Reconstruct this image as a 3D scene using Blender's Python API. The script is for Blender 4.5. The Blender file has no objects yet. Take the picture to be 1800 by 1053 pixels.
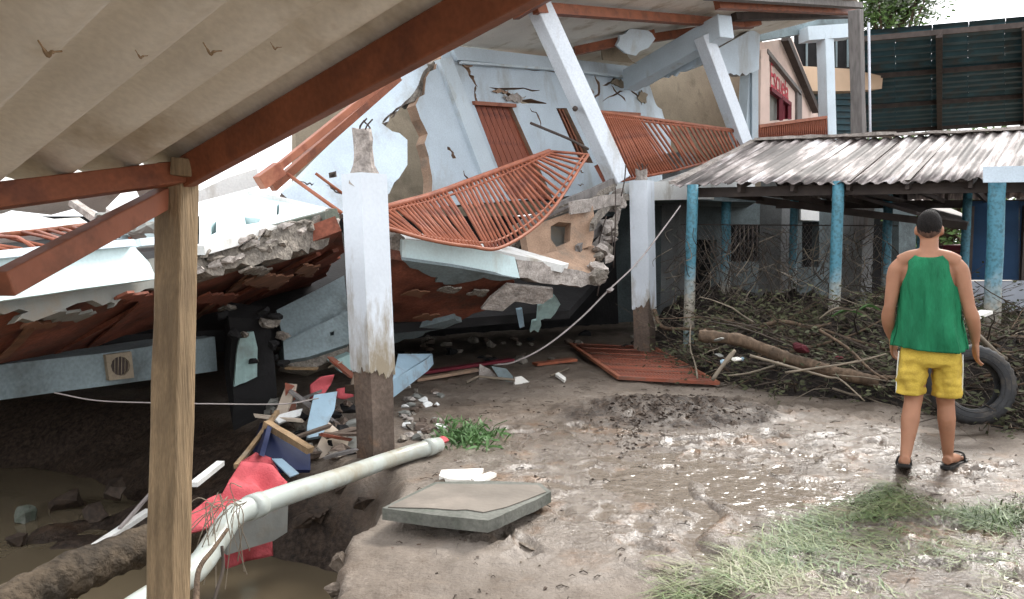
import bpy, bmesh, math, random
import numpy as np
from mathutils import Vector, Matrix, noise as mnoise
from mathutils.geometry import delaunay_2d_cdt

random.seed(7)
RNG = np.random.default_rng(7)
SC = bpy.context.scene
COL = SC.collection
R = math.radians

# ------------------------------------------------------------------ camera
F, CX, CY, CAMZ = 1400.0, 900.0, 526.5, 1.53
PITCH = math.atan(106.5 / F)
cam_d = bpy.data.cameras.new('camera')
cam_d.sensor_width = 36.0
cam_d.lens = 36.0 * F / 1800.0
cam_d.clip_start = 0.05
cam_d.clip_end = 500.0
cam = bpy.data.objects.new('camera', cam_d)
COL.objects.link(cam)
cam.location = (0, 0, CAMZ)
cam.rotation_euler = (math.pi / 2 - PITCH, 0, 0)
SC.camera = cam

# ------------------------------------------------------------------ world, sun, exposure
SUN_AZ, SUN_EL = R(36), R(42)          # azimuth clockwise from +Y (away from camera), elevation
world = bpy.data.worlds.new('World')
SC.world = world
world.use_nodes = True
wn = world.node_tree
wn.nodes.clear()
w_out = wn.nodes.new('ShaderNodeOutputWorld')
w_bg = wn.nodes.new('ShaderNodeBackground')
w_sky = wn.nodes.new('ShaderNodeTexSky')
w_sky.sky_type = 'NISHITA'
w_sky.sun_disc = False
w_sky.sun_elevation = SUN_EL
w_sky.sun_rotation = SUN_AZ
w_sky.dust_density = 3.0
w_cloud = wn.nodes.new('ShaderNodeTexNoise')       # an even, thick cloud cover
w_cloud.inputs['Scale'].default_value = 2.2
w_cloud.inputs['Detail'].default_value = 5.0
w_ramp = wn.nodes.new('ShaderNodeValToRGB')
w_ramp.color_ramp.elements[0].position = 0.3
w_ramp.color_ramp.elements[0].color = (10.5, 11.0, 11.8, 1)
w_ramp.color_ramp.elements[1].position = 0.7
w_ramp.color_ramp.elements[1].color = (15.0, 15.2, 15.6, 1)
w_mix = wn.nodes.new('ShaderNodeMixRGB')
w_mix.inputs[0].default_value = 0.82
wn.links.new(w_cloud.outputs['Fac'], w_ramp.inputs['Fac'])
wn.links.new(w_sky.outputs['Color'], w_mix.inputs[1])
wn.links.new(w_ramp.outputs['Color'], w_mix.inputs[2])
wn.links.new(w_mix.outputs['Color'], w_bg.inputs['Color'])
w_bg.inputs['Strength'].default_value = 0.12
wn.links.new(w_bg.outputs['Background'], w_out.inputs['Surface'])

sun_d = bpy.data.lights.new('sun', 'SUN')
sun_d.energy = 2.8
sun_d.angle = R(15)
sun_d.color = (1.0, 0.965, 0.91)
sun = bpy.data.objects.new('sun', sun_d)
COL.objects.link(sun)
sd = Vector((math.sin(SUN_AZ) * math.cos(SUN_EL), math.cos(SUN_AZ) * math.cos(SUN_EL), math.sin(SUN_EL)))
sun.rotation_euler = (-sd).to_track_quat('-Z', 'Y').to_euler()
sun.location = sd * 30

SC.view_settings.view_transform = 'Standard'
SC.view_settings.look = 'None'
SC.view_settings.gamma = 1.0
SC.view_settings.use_curve_mapping = False
SC.view_settings.exposure = 0.72
SC.render.engine = 'CYCLES'
SC.cycles.use_denoising = True
SC.cycles.max_bounces = 5
SC.cycles.diffuse_bounces = 3
SC.cycles.glossy_bounces = 2
SC.cycles.use_adaptive_sampling = True
SC.cycles.adaptive_threshold = 0.05
SC.cycles.caustics_reflective = False
SC.cycles.caustics_refractive = False

# ------------------------------------------------------------------ geometry helpers
CP, SP = math.cos(PITCH), math.sin(PITCH)
CAM = Vector((0, 0, CAMZ))


def ray(px, py):
    a, b = (px - CX) / F, (CY - py) / F
    return Vector((a, CP + b * SP, -SP + b * CP))


def at(px, py, Y):
    d = ray(px, py)
    return CAM + d * (Y / d.y)


def ground(px, py, z=0.0):
    d = ray(px, py)
    return CAM + d * ((z - CAMZ) / d.z)


class Plane:
    def __init__(self, a, b, c):
        self.o = Vector(a)
        self.u = (Vector(b) - self.o).normalized()
        n = self.u.cross(Vector(c) - self.o).normalized()
        if n.dot(CAM - self.o) < 0:
            n = -n
        self.n = n
        self.v = n.cross(self.u).normalized()

    def hit(self, px, py):
        d = ray(px, py)
        return CAM + d * ((self.o - CAM).dot(self.n) / d.dot(self.n))

    def uv(self, px, py):
        p = self.hit(px, py) - self.o
        return (p.dot(self.u), p.dot(self.v))

    def off(self, d):
        q = Plane.__new__(Plane)
        q.o, q.u, q.v, q.n = self.o + self.n * d, self.u, self.v, self.n
        return q


def PL(a, b, c):
    return Plane(at(*a), at(*b), at(*c))


WLOC = {}


def mk(name, verts, faces, mats, parent=None, smooth=False, fm=None, loc=None):
    """link verts (world coordinates) as one mesh object with its origin at its base"""
    vs = [Vector(v) for v in verts]
    if loc is None:
        xs = [v.x for v in vs]; ys = [v.y for v in vs]; zs = [v.z for v in vs]
        loc = Vector(((min(xs) + max(xs)) / 2, (min(ys) + max(ys)) / 2, min(zs)))
    loc = Vector(loc)
    me = bpy.data.meshes.new(name)
    me.from_pydata([tuple(v - loc) for v in vs], [], faces)
    if not isinstance(mats, (list, tuple)):
        mats = [mats]
    for m in mats:
        me.materials.append(m)
    if fm is not None:
        me.polygons.foreach_set('material_index', fm)
    if smooth:
        me.polygons.foreach_set('use_smooth', [True] * len(me.polygons))
    me.update()
    o = bpy.data.objects.new(name, me)
    COL.objects.link(o)
    link(o, loc, parent)
    return o


def link(o, loc, parent=None):
    WLOC[o.name] = Vector(loc)
    if parent is not None:
        o.parent = parent
        o.location = Vector(loc) - WLOC[parent.name]
    else:
        o.location = loc


def tag(o, label, cat=None, group=None, kind=None):
    if label: o['label'] = label
    if cat: o['category'] = cat
    if group: o['group'] = group
    if kind: o['kind'] = kind
    return o


def thing(name, loc, label, cat, group=None):
    o = bpy.data.objects.new(name, None)
    o.empty_display_size = 0.2
    COL.objects.link(o)
    link(o, Vector(loc))
    return tag(o, label, cat, group)


def pip(x, y, poly):
    c = False
    j = len(poly) - 1
    for i in range(len(poly)):
        xi, yi = poly[i]; xj, yj = poly[j]
        if (yi > y) != (yj > y) and x < (xj - xi) * (y - yi) / (yj - yi) + xi:
            c = not c
        j = i
    return c


def jagged(pl, outline, jag, step):
    out = []
    n = len(outline)
    for i in range(n):
        a = outline[i]; b = outline[(i + 1) % n]
        ua, ub = Vector(pl.uv(a[0], a[1])), Vector(pl.uv(b[0], b[1]))
        out.append(tuple(ua))
        if len(a) > 2:
            L = (ub - ua).length
            k = max(2, int(L / step))
            nn = Vector((-(ub - ua).y, (ub - ua).x)).normalized() if L > 1e-6 else Vector((0, 0))
            for q in range(1, k):
                t = (q + random.uniform(-.3, .3)) / k
                out.append(tuple(ua.lerp(ub, t) + nn * random.uniform(-jag, jag)))
    return out


def slab(name, pl, outline, thick, mat, parent=None, holes=(), jag=0.04, step=0.09, side=None, bulge=0.0, grid=0.0, bfreq=1.7, smooth=False):
    """a flat piece of wall or floor: an outline on a plane in the world, with real thickness behind it"""
    poly = jagged(pl, outline, jag, step)
    hp = [jagged(pl, h, jag * .4, step) for h in holes]
    verts, edges = [], []
    for loop in [poly] + hp:
        b = len(verts)
        verts += [Vector(p) for p in loop]
        edges += [(b + i, b + (i + 1) % len(loop)) for i in range(len(loop))]
    if grid > 0:
        us = [p[0] for p in poly]; vs_ = [p[1] for p in poly]
        g = np.arange(min(us), max(us), grid)
        h = np.arange(min(vs_), max(vs_), grid)
        for a in g:
            for b in h:
                p = (a + random.uniform(-.2, .2) * grid, b + random.uniform(-.2, .2) * grid)
                if pip(p[0], p[1], poly) and not any(pip(p[0], p[1], q) for q in hp):
                    verts.append(Vector(p))
    vo, eo, fo, _, _, _ = delaunay_2d_cdt(verts, edges, [], 0, 1e-5)
    tris = []
    for f in fo:
        cx = sum(vo[i][0] for i in f) / len(f); cy = sum(vo[i][1] for i in f) / len(f)
        if pip(cx, cy, poly) and not any(pip(cx, cy, q) for q in hp):
            tris.append(tuple(f))
    nv = len(vo)
    front = []
    for p in vo:
        w = pl.o + pl.u * p[0] + pl.v * p[1]
        if bulge:
            w += pl.n * bulge * mnoise.noise(w * bfreq + Vector((3.1, 7.7, 1.3)))
        front.append(w)
    back = [w - pl.n * thick for w in front]
    cnt = {}
    for f in tris:
        for i in range(len(f)):
            e = (f[i], f[(i + 1) % len(f)])
            cnt[tuple(sorted(e))] = cnt.get(tuple(sorted(e)), []) + [e]
    faces = list(tris) + [tuple(i + nv for i in reversed(f)) for f in tris]
    fm = [0] * len(faces)
    for k, es in cnt.items():
        if len(es) == 1:
            a, b = es[0]
            faces.append((b, a, a + nv, b + nv)); fm.append(1 if side else 0)
    return mk(name, front + back, faces, [mat, side] if side else [mat], parent, fm=fm, smooth=smooth)


def crack(pts, w):
    """a thin jagged slit (pixel list) used as a hole"""
    fine_ = []
    for (x0, y0), (x1, y1) in zip(pts[:-1], pts[1:]):
        for q in range(3):
            t = q / 3
            fine_.append((x0 + (x1 - x0) * t + (random.uniform(-2.2, 2.2) if q else 0), y0 + (y1 - y0) * t + (random.uniform(-2.2, 2.2) if q else 0)))
    pts = fine_ + [pts[-1]]
    up, dn = [], []
    for i, (x, y) in enumerate(pts):
        ww = w * (0.25 if i in (0, len(pts) - 1) else random.uniform(.45, 1.5))
        a = pts[max(0, i - 1)]; b = pts[min(len(pts) - 1, i + 1)]
        dx, dy = b[0] - a[0], b[1] - a[1]
        l = math.hypot(dx, dy) or 1
        up.append((x - dy / l * ww / 2, y + dx / l * ww / 2)); dn.append((x + dy / l * ww / 2, y - dx / l * ww / 2))
    return up + dn[::-1]


def frame(d, up=(0, 0, 1)):
    d = Vector(d).normalized()
    s = d.cross(Vector(up))
    if s.length < 1e-4:
        s = d.cross(Vector((0, 1, 0)))
    s.normalize()
    return d, s, s.cross(d).normalized()


def beam(name, p0, p1, w, h, mat, parent=None, up=(0, 0, 1), roll=0.0, bevel=0.0, rough_end=0.0, seg=1, wob=0.0):
    p0, p1 = Vector(p0), Vector(p1)
    d, s, t = frame(p1 - p0, up)
    if roll:
        m = Matrix.Rotation(roll, 3, d)
        s, t = m @ s, m @ t
    vs, fs = [], []
    for k in range(seg + 1):
        c = p0.lerp(p1, k / seg)
        for a, b in ((-1, -1), (1, -1), (1, 1), (-1, 1)):
            e = Vector((0, 0, 0))
            if rough_end and k in (0, seg):
                e = d * random.uniform(-rough_end, rough_end)
            if wob and 0 < k < seg:
                e = e + s * random.uniform(-wob, wob) + t * random.uniform(-wob, wob)
            vs.append(c + s * a * w / 2 + t * b * h / 2 + e)
    for k in range(seg):
        b = 4 * k
        for i in range(4):
            j = (i + 1) % 4
            fs.append((b + i, b + j, b + 4 + j, b + 4 + i))
    fs += [(3, 2, 1, 0), (4 * seg, 4 * seg + 1, 4 * seg + 2, 4 * seg + 3)]
    o = mk(name, vs, fs, mat, parent)
    if bevel:
        b = o.modifiers.new('bevel', 'BEVEL')
        b.width = bevel; b.segments = 2; b.limit_method = 'ANGLE'
    return o


def tube_geo(pts, rad, n=8, vs=None, fs=None, cap=True):
    vs = [] if vs is None else vs
    fs = [] if fs is None else fs
    pts = [Vector(p) for p in pts]
    if not isinstance(rad, (list, tuple)):
        rad = [rad] * len(pts)
    b0 = len(vs)
    ref = None
    for i, p in enumerate(pts):
        d = (pts[min(i + 1, len(pts) - 1)] - pts[max(i - 1, 0)])
        d = d.normalized() if d.length > 1e-9 else Vector((0, 0, 1))
        if ref is None:
            ref = d.orthogonal().normalized()
        ref = (ref - d * ref.dot(d))
        ref = ref.normalized() if ref.length > 1e-6 else d.orthogonal().normalized()
        s = d.cross(ref)
        for k in range(n):
            a = 2 * math.pi * k / n
            vs.append(p + (ref * math.cos(a) + s * math.sin(a)) * rad[i])
    for i in range(len(pts) - 1):
        for k in range(n):
            a = b0 + i * n + k; b = b0 + i * n + (k + 1) % n
            fs.append((a, b, b + n, a + n))
    if cap:
        fs.append(tuple(b0 + k for k in reversed(range(n))))
        e = b0 + (len(pts) - 1) * n
        fs.append(tuple(e + k for k in range(n)))
    return vs, fs


def tube(name, pts, rad, mat, parent=None, n=8, smooth=True):
    vs, fs = tube_geo(pts, rad, n)
    return mk(name, vs, fs, mat, parent, smooth)


def rough_log(name, pts, rad, mat, n=22, amp=.014):
    P = []
    rr_ = []
    for i in range(len(pts) - 1):
        for q in range(3):
            P.append(pts[i].lerp(pts[i + 1], q / 3)); rr_.append(rad[i] + (rad[i + 1] - rad[i]) * q / 3)
    P.append(pts[-1]); rr_.append(rad[-1])
    vs, fs = tube_geo(P, rr_, n)
    out = []
    for i, v in enumerate(vs):
        c = P[min(i // n, len(P) - 1)]
        d = (v - c)
        k = i % n
        g = mnoise.noise(Vector((math.cos(k * 2 * math.pi / n) * 2.6, math.sin(k * 2 * math.pi / n) * 2.6, i // n * .35))) * amp + mnoise.noise(v * 22) * amp * .5
        out.append(v + d.normalized() * g)
    return mk(name, out, fs, mat, None, True)


def spline(pts, k=6):
    """Catmull-Rom through points"""
    P = [Vector(p) for p in pts]
    P = [P[0] * 2 - P[1]] + P + [P[-1] * 2 - P[-2]]
    out = []
    for i in range(1, len(P) - 2):
        for j in range(k):
            t = j / k
            a, b, c, d = P[i - 1], P[i], P[i + 1], P[i + 2]
            out.append(.5 * ((2 * b) + (c - a) * t + (2 * a - 5 * b + 4 * c - d) * t * t + (3 * b - a - 3 * c + d) * t ** 3))
    out.append(P[-2])
    return out


def chunk_geo(c, size, seed, n=14, flat=1.0):
    rnd = random.Random(seed)
    bm = bmesh.new()
    for _ in range(n):
        v = Vector((rnd.gauss(0, 1), rnd.gauss(0, 1), rnd.gauss(0, 1))).normalized() * rnd.uniform(.75, 1.0)
        bm.verts.new((v.x * size[0] / 2, v.y * size[1] / 2, v.z * size[2] / 2 * flat))
    bmesh.ops.convex_hull(bm, input=bm.verts)
    for v in [v for v in bm.verts if not v.link_faces]:
        bm.verts.remove(v)
    if max(size) > .045:
        bmesh.ops.subdivide_edges(bm, edges=bm.edges, cuts=1, use_grid_fill=True)
        bmesh.ops.triangulate(bm, faces=bm.faces)
        j = min(size) * .055
        for v in bm.verts:
            v.co += Vector((rnd.uniform(-j, j), rnd.uniform(-j, j), rnd.uniform(-j, j)))
    bm.verts.index_update()
    rot = Matrix.Rotation(rnd.uniform(0, 6.28), 3, 'Z') @ Matrix.Rotation(rnd.uniform(-.5, .5), 3, 'X')
    vs = [rot @ v.co + Vector(c) for v in bm.verts]
    fs = [tuple(v.index for v in f.verts) for f in bm.faces]
    bm.free()
    return vs, fs


def chunk(name, c, size, mat, parent=None, seed=0, n=14):
    vs, fs = chunk_geo(c, size, seed, n)
    return mk(name, vs, fs, mat, parent)


def evaluated(o):
    """bake the modifiers of an object into its mesh"""
    dg = bpy.context.evaluated_depsgraph_get()
    dg.update()
    me = bpy.data.meshes.new_from_object(o.evaluated_get(dg))
    o.modifiers.clear()
    o.data = me
    return o


# ------------------------------------------------------------------ materials
def mat(name, col, rough=.8, var=.18, scale=4., bump=.25, bscale=35., stain=None, stain_scale=2.5, stain_amt=.5,
        streak=1.0, metallic=0.0, spec=.22, fine=None, coord='Object', detail=4.0, bdist=.012, stretch=None):
    m = bpy.data.materials.new(name)
    m.use_nodes = True
    nt = m.node_tree
    N, L = nt.nodes, nt.links
    b = N['Principled BSDF']
    tc = N.new('ShaderNodeTexCoord')
    src = tc.outputs[coord]
    if stretch:
        mp0 = N.new('ShaderNodeMapping'); mp0.inputs['Scale'].default_value = stretch
        L.new(src, mp0.inputs['Vector']); src_c = mp0.outputs['Vector']
    else:
        src_c = src
    n1 = N.new('ShaderNodeTexNoise'); n1.inputs['Scale'].default_value = scale; n1.inputs['Detail'].default_value = detail
    L.new(src_c, n1.inputs['Vector'])
    r1 = N.new('ShaderNodeValToRGB')
    r1.color_ramp.elements[0].position = .3; r1.color_ramp.elements[1].position = .72
    r1.color_ramp.elements[0].color = (*[max(0, c * (1 - var)) for c in col], 1)
    r1.color_ramp.elements[1].color = (*[min(1, c * (1 + var)) for c in col], 1)
    L.new(n1.outputs['Fac'], r1.inputs['Fac'])
    out = r1.outputs['Color']
    if stain is not None:
        mp = N.new('ShaderNodeMapping'); mp.inputs['Scale'].default_value = (1, 1, streak)
        mp.inputs['Location'].default_value = (3.7, 1.9, .4)
        L.new(src, mp.inputs['Vector'])
        n2 = N.new('ShaderNodeTexNoise'); n2.inputs['Scale'].default_value = stain_scale; n2.inputs['Detail'].default_value = 5
        n2.inputs['Roughness'].default_value = .65
        L.new(mp.outputs['Vector'], n2.inputs['Vector'])
        r2 = N.new('ShaderNodeValToRGB')
        r2.color_ramp.elements[0].position = .62 - .25 * stain_amt; r2.color_ramp.elements[1].position = .80 - .18 * stain_amt
        r2.color_ramp.elements[0].color = (0, 0, 0, 1); r2.color_ramp.elements[1].color = (1, 1, 1, 1)
        L.new(n2.outputs['Fac'], r2.inputs['Fac'])
        mx = N.new('ShaderNodeMixRGB'); mx.inputs[2].default_value = (*stain, 1)
        L.new(r2.outputs['Color'], mx.inputs[0]); L.new(out, mx.inputs[1])
        out = mx.outputs['Color']
    if fine:
        n3 = N.new('ShaderNodeTexNoise'); n3.inputs['Scale'].default_value = fine[1]; n3.inputs['Detail'].default_value = 3
        L.new(src_c, n3.inputs['Vector'])
        r3 = N.new('ShaderNodeValToRGB')
        r3.color_ramp.elements[0].position = .35; r3.color_ramp.elements[1].position = .65
        a = fine[0]
        r3.color_ramp.elements[0].color = (1 - a, 1 - a, 1 - a, 1); r3.color_ramp.elements[1].color = (1, 1, 1, 1)
        L.new(n3.outputs['Fac'], r3.inputs['Fac'])
        mx2 = N.new('ShaderNodeMixRGB'); mx2.blend_type = 'MULTIPLY'; mx2.inputs[0].default_value = 1
        L.new(out, mx2.inputs[1]); L.new(r3.outputs['Color'], mx2.inputs[2])
        out = mx2.outputs['Color']
    L.new(out, b.inputs['Base Color'])
    b.inputs['Roughness'].default_value = rough
    b.inputs['Metallic'].default_value = metallic
    b.inputs['Specular IOR Level'].default_value = spec
    if bump:
        nb = N.new('ShaderNodeTexNoise'); nb.inputs['Scale'].default_value = bscale; nb.inputs['Detail'].default_value = 4
        L.new(src_c, nb.inputs['Vector'])
        bp = N.new('ShaderNodeBump'); bp.inputs['Strength'].default_value = bump; bp.inputs['Distance'].default_value = bdist
        L.new(nb.outputs['Fac'], bp.inputs['Height']); L.new(bp.outputs['Normal'], b.inputs['Normal'])
    return m


DIRT = (.20, .165, .125)
M = {}
M['blue'] = mat('pale_blue_plaster', (.55, .63, .69), .75, .10, 1.6, .25, 22, stain=(.37, .37, .35), stain_scale=1.6, stain_amt=.42, streak=.35, fine=(.12, 60))
M['bluew'] = mat('blue_white_plaster', (.60, .68, .73), .7, .08, 1.8, .2, 20, stain=(.40, .39, .34), stain_scale=2.2, stain_amt=.28, streak=.35, fine=(.10, 60))
M['turq'] = mat('turquoise_white_paint', (.62, .76, .76), .6, .10, 2.5, .2, 18, stain=(.42, .42, .36), stain_scale=2.0, stain_amt=.25, streak=.3, fine=(.08, 50))
M['white'] = mat('dirty_white_paint', (.72, .72, .69), .7, .08, 2.5, .2, 25, stain=(.36, .31, .24), stain_scale=3.0, stain_amt=.3, streak=.4, fine=(.10, 60))
M['colpaint'] = None
M['colplain'] = mat('column_white_paint', (.66, .70, .74), .6, .08, 2.0, .2, 20, stain=(.40, .37, .31), stain_scale=2.6, stain_amt=.34, streak=.25, fine=(.12, 45))
M['concrete'] = mat('broken_concrete', (.28, .245, .205), .92, .35, 9, 1.0, 16, stain=(.12, .105, .09), stain_scale=6, stain_amt=.5, fine=(.4, 55), bdist=.04)
M['concretel'] = mat('pale_broken_concrete', (.42, .37, .33), .92, .25, 8, .9, 18, stain=(.20, .17, .15), stain_scale=6, stain_amt=.4, fine=(.3, 60), bdist=.03)
M['beige'] = mat('beige_render', (.30, .245, .175), .85, .15, 2.5, .4, 26, stain=(.17, .14, .10), stain_scale=2, stain_amt=.4, fine=(.15, 60))
M['brick'] = mat('clay_block', (.36, .24, .165), .9, .2, 5, .5, 30, stain=(.22, .17, .13), stain_scale=4, stain_amt=.4, fine=(.2, 60))
M['redsteel'] = mat('red_oxide_steel', (.25, .086, .043), .48, .22, 5, .15, 30, stain=(.12, .045, .03), stain_scale=6, stain_amt=.4, fine=(.15, 80))
M['redlite'] = mat('faded_and_lit_red_steel', (.31, .115, .065), .5, .2, 5, .15, 30, stain=(.20, .06, .035), stain_scale=7, stain_amt=.4)
M['redbrace'] = mat('brown_red_steel', (.27, .098, .055), .5, .25, 5, .15, 30, stain=(.12, .05, .03), stain_scale=6, stain_amt=.45)
M['redgrille'] = mat('muddy_red_grille', (.24, .075, .045), .6, .3, 6, .2, 30, stain=(.15, .10, .075), stain_scale=5, stain_amt=.5)
M['redrail'] = mat('red_rail_paint', (.28, .092, .05), .5, .25, 8, .1, 40, stain=(.16, .05, .035), stain_scale=9, stain_amt=.45)
M['reddoor'] = mat('red_wood_door', (.29, .088, .05), .55, .2, 3, .25, 30, stain=(.13, .04, .03), stain_scale=4, stain_amt=.35, stretch=(6, 6, .8))
M['redceil'] = mat('red_brown_ceiling', (.23, .075, .045), .7, .45, 2.2, .5, 14, stain=(.09, .05, .035), stain_scale=2.4, stain_amt=.6, fine=(.3, 40))
M['plankred'] = mat('brown_red_board', (.20, .095, .055), .75, .35, 3, .4, 14, stain=(.10, .055, .035), stain_scale=3, stain_amt=.5)
M['asb'] = mat('fibre_cement_sheet', (.80, .765, .685), .85, .10, 1.8, .15, 30, stain=(.50, .43, .32), stain_scale=2.6, stain_amt=.36, fine=(.10, 70))
M['wood'] = mat('weathered_post_wood', (.25, .175, .10), .75, .35, 3.0, .6, 12, stain=(.16, .11, .065), stain_scale=3, stain_amt=.45, stretch=(14, 14, 1.0), fine=(.25, 30))
M['plank'] = mat('brown_plank', (.27, .18, .10), .8, .3, 3, .5, 12, stretch=(8, 8, 1.5), stain=DIRT, stain_scale=4, stain_amt=.4)
M['dark'] = mat('shade_dark_plaster', (.017, .016, .016), .9, .3, 3, .5, 20)  # near-black colour stands in for deep shade in cavities and openings
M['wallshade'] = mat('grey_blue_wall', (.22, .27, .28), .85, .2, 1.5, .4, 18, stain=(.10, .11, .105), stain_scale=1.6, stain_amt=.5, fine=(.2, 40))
M['gloom'] = mat('stained_shaded_wall', (.105, .128, .13), .85, .3, 1.5, .4, 18, stain=(.05, .052, .05), stain_scale=1.6, stain_amt=.55, fine=(.25, 40))  # stained wall, its colour darkened further to paint the gloom under the walkway
M['pillarg'] = mat('grimy_shaded_pillar', (.19, .195, .19), .8, .2, 2.5, .3, 20, stain=(.13, .12, .105), stain_scale=2.2, stain_amt=.5, streak=.4, fine=(.2, 40))  # grime, with the shade behind the walkway also put into the grey
M['mudstain'] = mat('mud_coated_concrete', (.135, .10, .078), .75, .3, 5, .7, 20, stain=(.24, .145, .09), stain_scale=3, stain_amt=.4, fine=(.25, 40))
M['pvc'] = mat('white_pvc', (.37, .395, .36), .3, .08, 5, .06, 30, stain=(.27, .235, .17), stain_scale=3.0, stain_amt=.5)
M['redcloth'] = mat('red_cloth', (.46, .085, .095), .9, .2, 6, .5, 90, stain=(.25, .05, .05), stain_scale=6, stain_amt=.35)
M['pinkpaint'] = mat('pink_wall_paint', (.62, .47, .40), .8, .08, 2, .15, 25, stain=(.42, .33, .29), stain_scale=3, stain_amt=.25)
M['peach'] = mat('peach_paint', (.62, .44, .30), .8, .08, 2, .1, 25)
M['redpaint'] = mat('red_letter_paint', (.50, .06, .08), .7, .15, 6, .05, 30)
M['green_steel'] = mat('dark_green_roof_sheet', (.04, .088, .105), .5, .3, 1.5, .1, 10, stain=(.06, .05, .04), stain_scale=1.2, stain_amt=.4)
M['rust'] = mat('dark_rusty_steel', (.06, .045, .038), .6, .3, 6, .2, 30)
M['greypost'] = mat('grey_timber', (.17, .155, .145), .85, .25, 3, .4, 20, stretch=(8, 8, 1))
M['bluepost'] = None
M['tyre'] = mat('tyre_rubber', (.03, .03, .031), .75, .25, 10, .3, 60, stain=(.09, .075, .06), stain_scale=5, stain_amt=.4)
M['bark'] = mat('wet_bark', (.11, .074, .048), .85, .35, 5, .8, 18, stretch=(6, 6, 1.2), stain=(.07, .05, .035), stain_scale=4, stain_amt=.5)
M['logdark'] = mat('muddy_log', (.095, .07, .046), .85, .4, 6, 1.0, 30, fine=(.4, 25), bdist=.03, stain=(.05, .04, .03), stain_scale=4, stain_amt=.5)
M['twig'] = mat('dark_twig', (.055, .042, .032), .85, .35, 6, .4, 30)
M['twigl'] = mat('pale_twig', (.19, .155, .115), .85, .25, 6, .4, 30)
M['leaf'] = mat('muddy_leaf', (.05, .052, .024), .7, .5, 2.5, .2, 30)
M['leaft'] = mat('tree_leaf', (.085, .14, .035), .55, .4, 1.2, 0)
M['weed'] = mat('weed_leaf', (.065, .13, .04), .55, .4, 6, 0)
M['mulch'] = mat('dark_mulch', (.028, .022, .018), .9, .5, 6, 1.0, 22, bdist=.05, fine=(.5, 40))
M['loam'] = mat('dark_wet_loam', (.055, .038, .027), .7, .5, 9, .6, 30, fine=(.4, 40))
M['navy'] = mat('navy_plastic', (.012, .018, .055), .45, .2, 5, .1, 30)
M['cream'] = mat('cream_board', (.52, .43, .34), .8, .12, 4, .2, 30, stain=(.28, .22, .17), stain_scale=4, stain_amt=.35)
M['ltblue'] = mat('light_blue_board', (.30, .42, .50), .7, .15, 4, .2, 30, stain=(.22, .22, .22), stain_scale=5, stain_amt=.4)
M['greysheet'] = mat('grey_sheet', (.20, .20, .18), .7, .2, 4, .3, 20, stain=DIRT, stain_scale=4, stain_amt=.4)
M['mossy'] = mat('mossy_concrete', (.14, .14, .12), .85, .25, 5, .6, 22, stain=(.085, .10, .075), stain_scale=3.5, stain_amt=.5, fine=(.25, 50))
M['slabtop'] = mat('muddy_slab_top', (.165, .142, .117), .7, .22, 3, .3, 25, stain=(.235, .20, .165), stain_scale=1.8, stain_amt=.3)
M['paper'] = mat('white_foam', (.80, .77, .70), .8, .06, 4, .2, 20)
M['cable'] = mat('pale_cable', (.30, .265, .25), .6, .2, 8, 0)
M['black'] = mat('black_cavity_paint', (.02, .02, .02), .8, .2, 4, 0)
M['tarp'] = mat('dark_blue_sheet', (.02, .06, .13), .5, .25, 2, .2, 10)
M['maroon'] = mat('maroon_panel', (.15, .02, .03), .6, .2, 3, .1, 20)
M['ragdark'] = mat('dark_red_rag', (.075, .014, .018), .85, .3, 6, .3, 40)
M['silver'] = mat('pale_sheet_metal', (.55, .57, .62), .5, .12, 3, .1, 12)
M['greenplaster'] = mat('pale_green_plaster', (.30, .42, .40), .8, .15, 4, .3, 30, stretch=(6, 6, 1), stain=(.2, .24, .22), stain_scale=4, stain_amt=.4)


def mat_bluepost():
    """post paint: sky blue above, worn off to white and brown below a jagged line (a real paint line at about 1.2 m)"""
    m = bpy.data.materials.new('blue_and_white_post_paint'); m.use_nodes = True
    N, L = m.node_tree.nodes, m.node_tree.links
    b = N['Principled BSDF']; b.inputs['Roughness'].default_value = .55
    tc = N.new('ShaderNodeTexCoord'); sep = N.new('ShaderNodeSeparateXYZ'); L.new(tc.outputs['Object'], sep.inputs[0])
    nz = N.new('ShaderNodeTexNoise'); nz.inputs['Scale'].default_value = 6; nz.inputs['Detail'].default_value = 6
    L.new(tc.outputs['Object'], nz.inputs['Vector'])
    ad = N.new('ShaderNodeMath'); ad.operation = 'MULTIPLY_ADD'; ad.inputs[1].default_value = .8
    L.new(nz.outputs['Fac'], ad.inputs[0]); L.new(sep.outputs['Z'], ad.inputs[2])
    r = N.new('ShaderNodeValToRGB'); e = r.color_ramp.elements
    mr = N.new('ShaderNodeMapRange'); mr.inputs['From Max'].default_value = 2.6
    L.new(ad.outputs[0], mr.inputs['Value'])
    e[0].position = .2; e[0].color = (.22, .185, .14, 1)
    e[1].position = .66; e[1].color = (.06, .20, .26, 1)
    for p, c in ((.30, (.16, .24, .25, 1)), (.40, (.27, .235, .185, 1)), (.52, (.34, .315, .26, 1)), (.60, (.15, .27, .32, 1))):
        q = e.new(p); q.color = c
    L.new(mr.outputs[0], r.inputs['Fac'])
    nf = N.new('ShaderNodeTexNoise'); nf.inputs['Scale'].default_value = 28; nf.inputs['Detail'].default_value = 5
    L.new(tc.outputs['Object'], nf.inputs['Vector'])
    rf = N.new('ShaderNodeValToRGB'); rf.color_ramp.elements[0].position = .33; rf.color_ramp.elements[1].position = .55
    rf.color_ramp.elements[0].color = (.45, .42, .38, 1)
    L.new(nf.outputs['Fac'], rf.inputs['Fac'])
    mx = N.new('ShaderNodeMixRGB'); mx.blend_type = 'MULTIPLY'; mx.inputs[0].default_value = .8
    L.new(r.outputs['Color'], mx.inputs[1]); L.new(rf.outputs['Color'], mx.inputs[2])
    L.new(mx.outputs['Color'], b.inputs['Base Color'])
    return m


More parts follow.
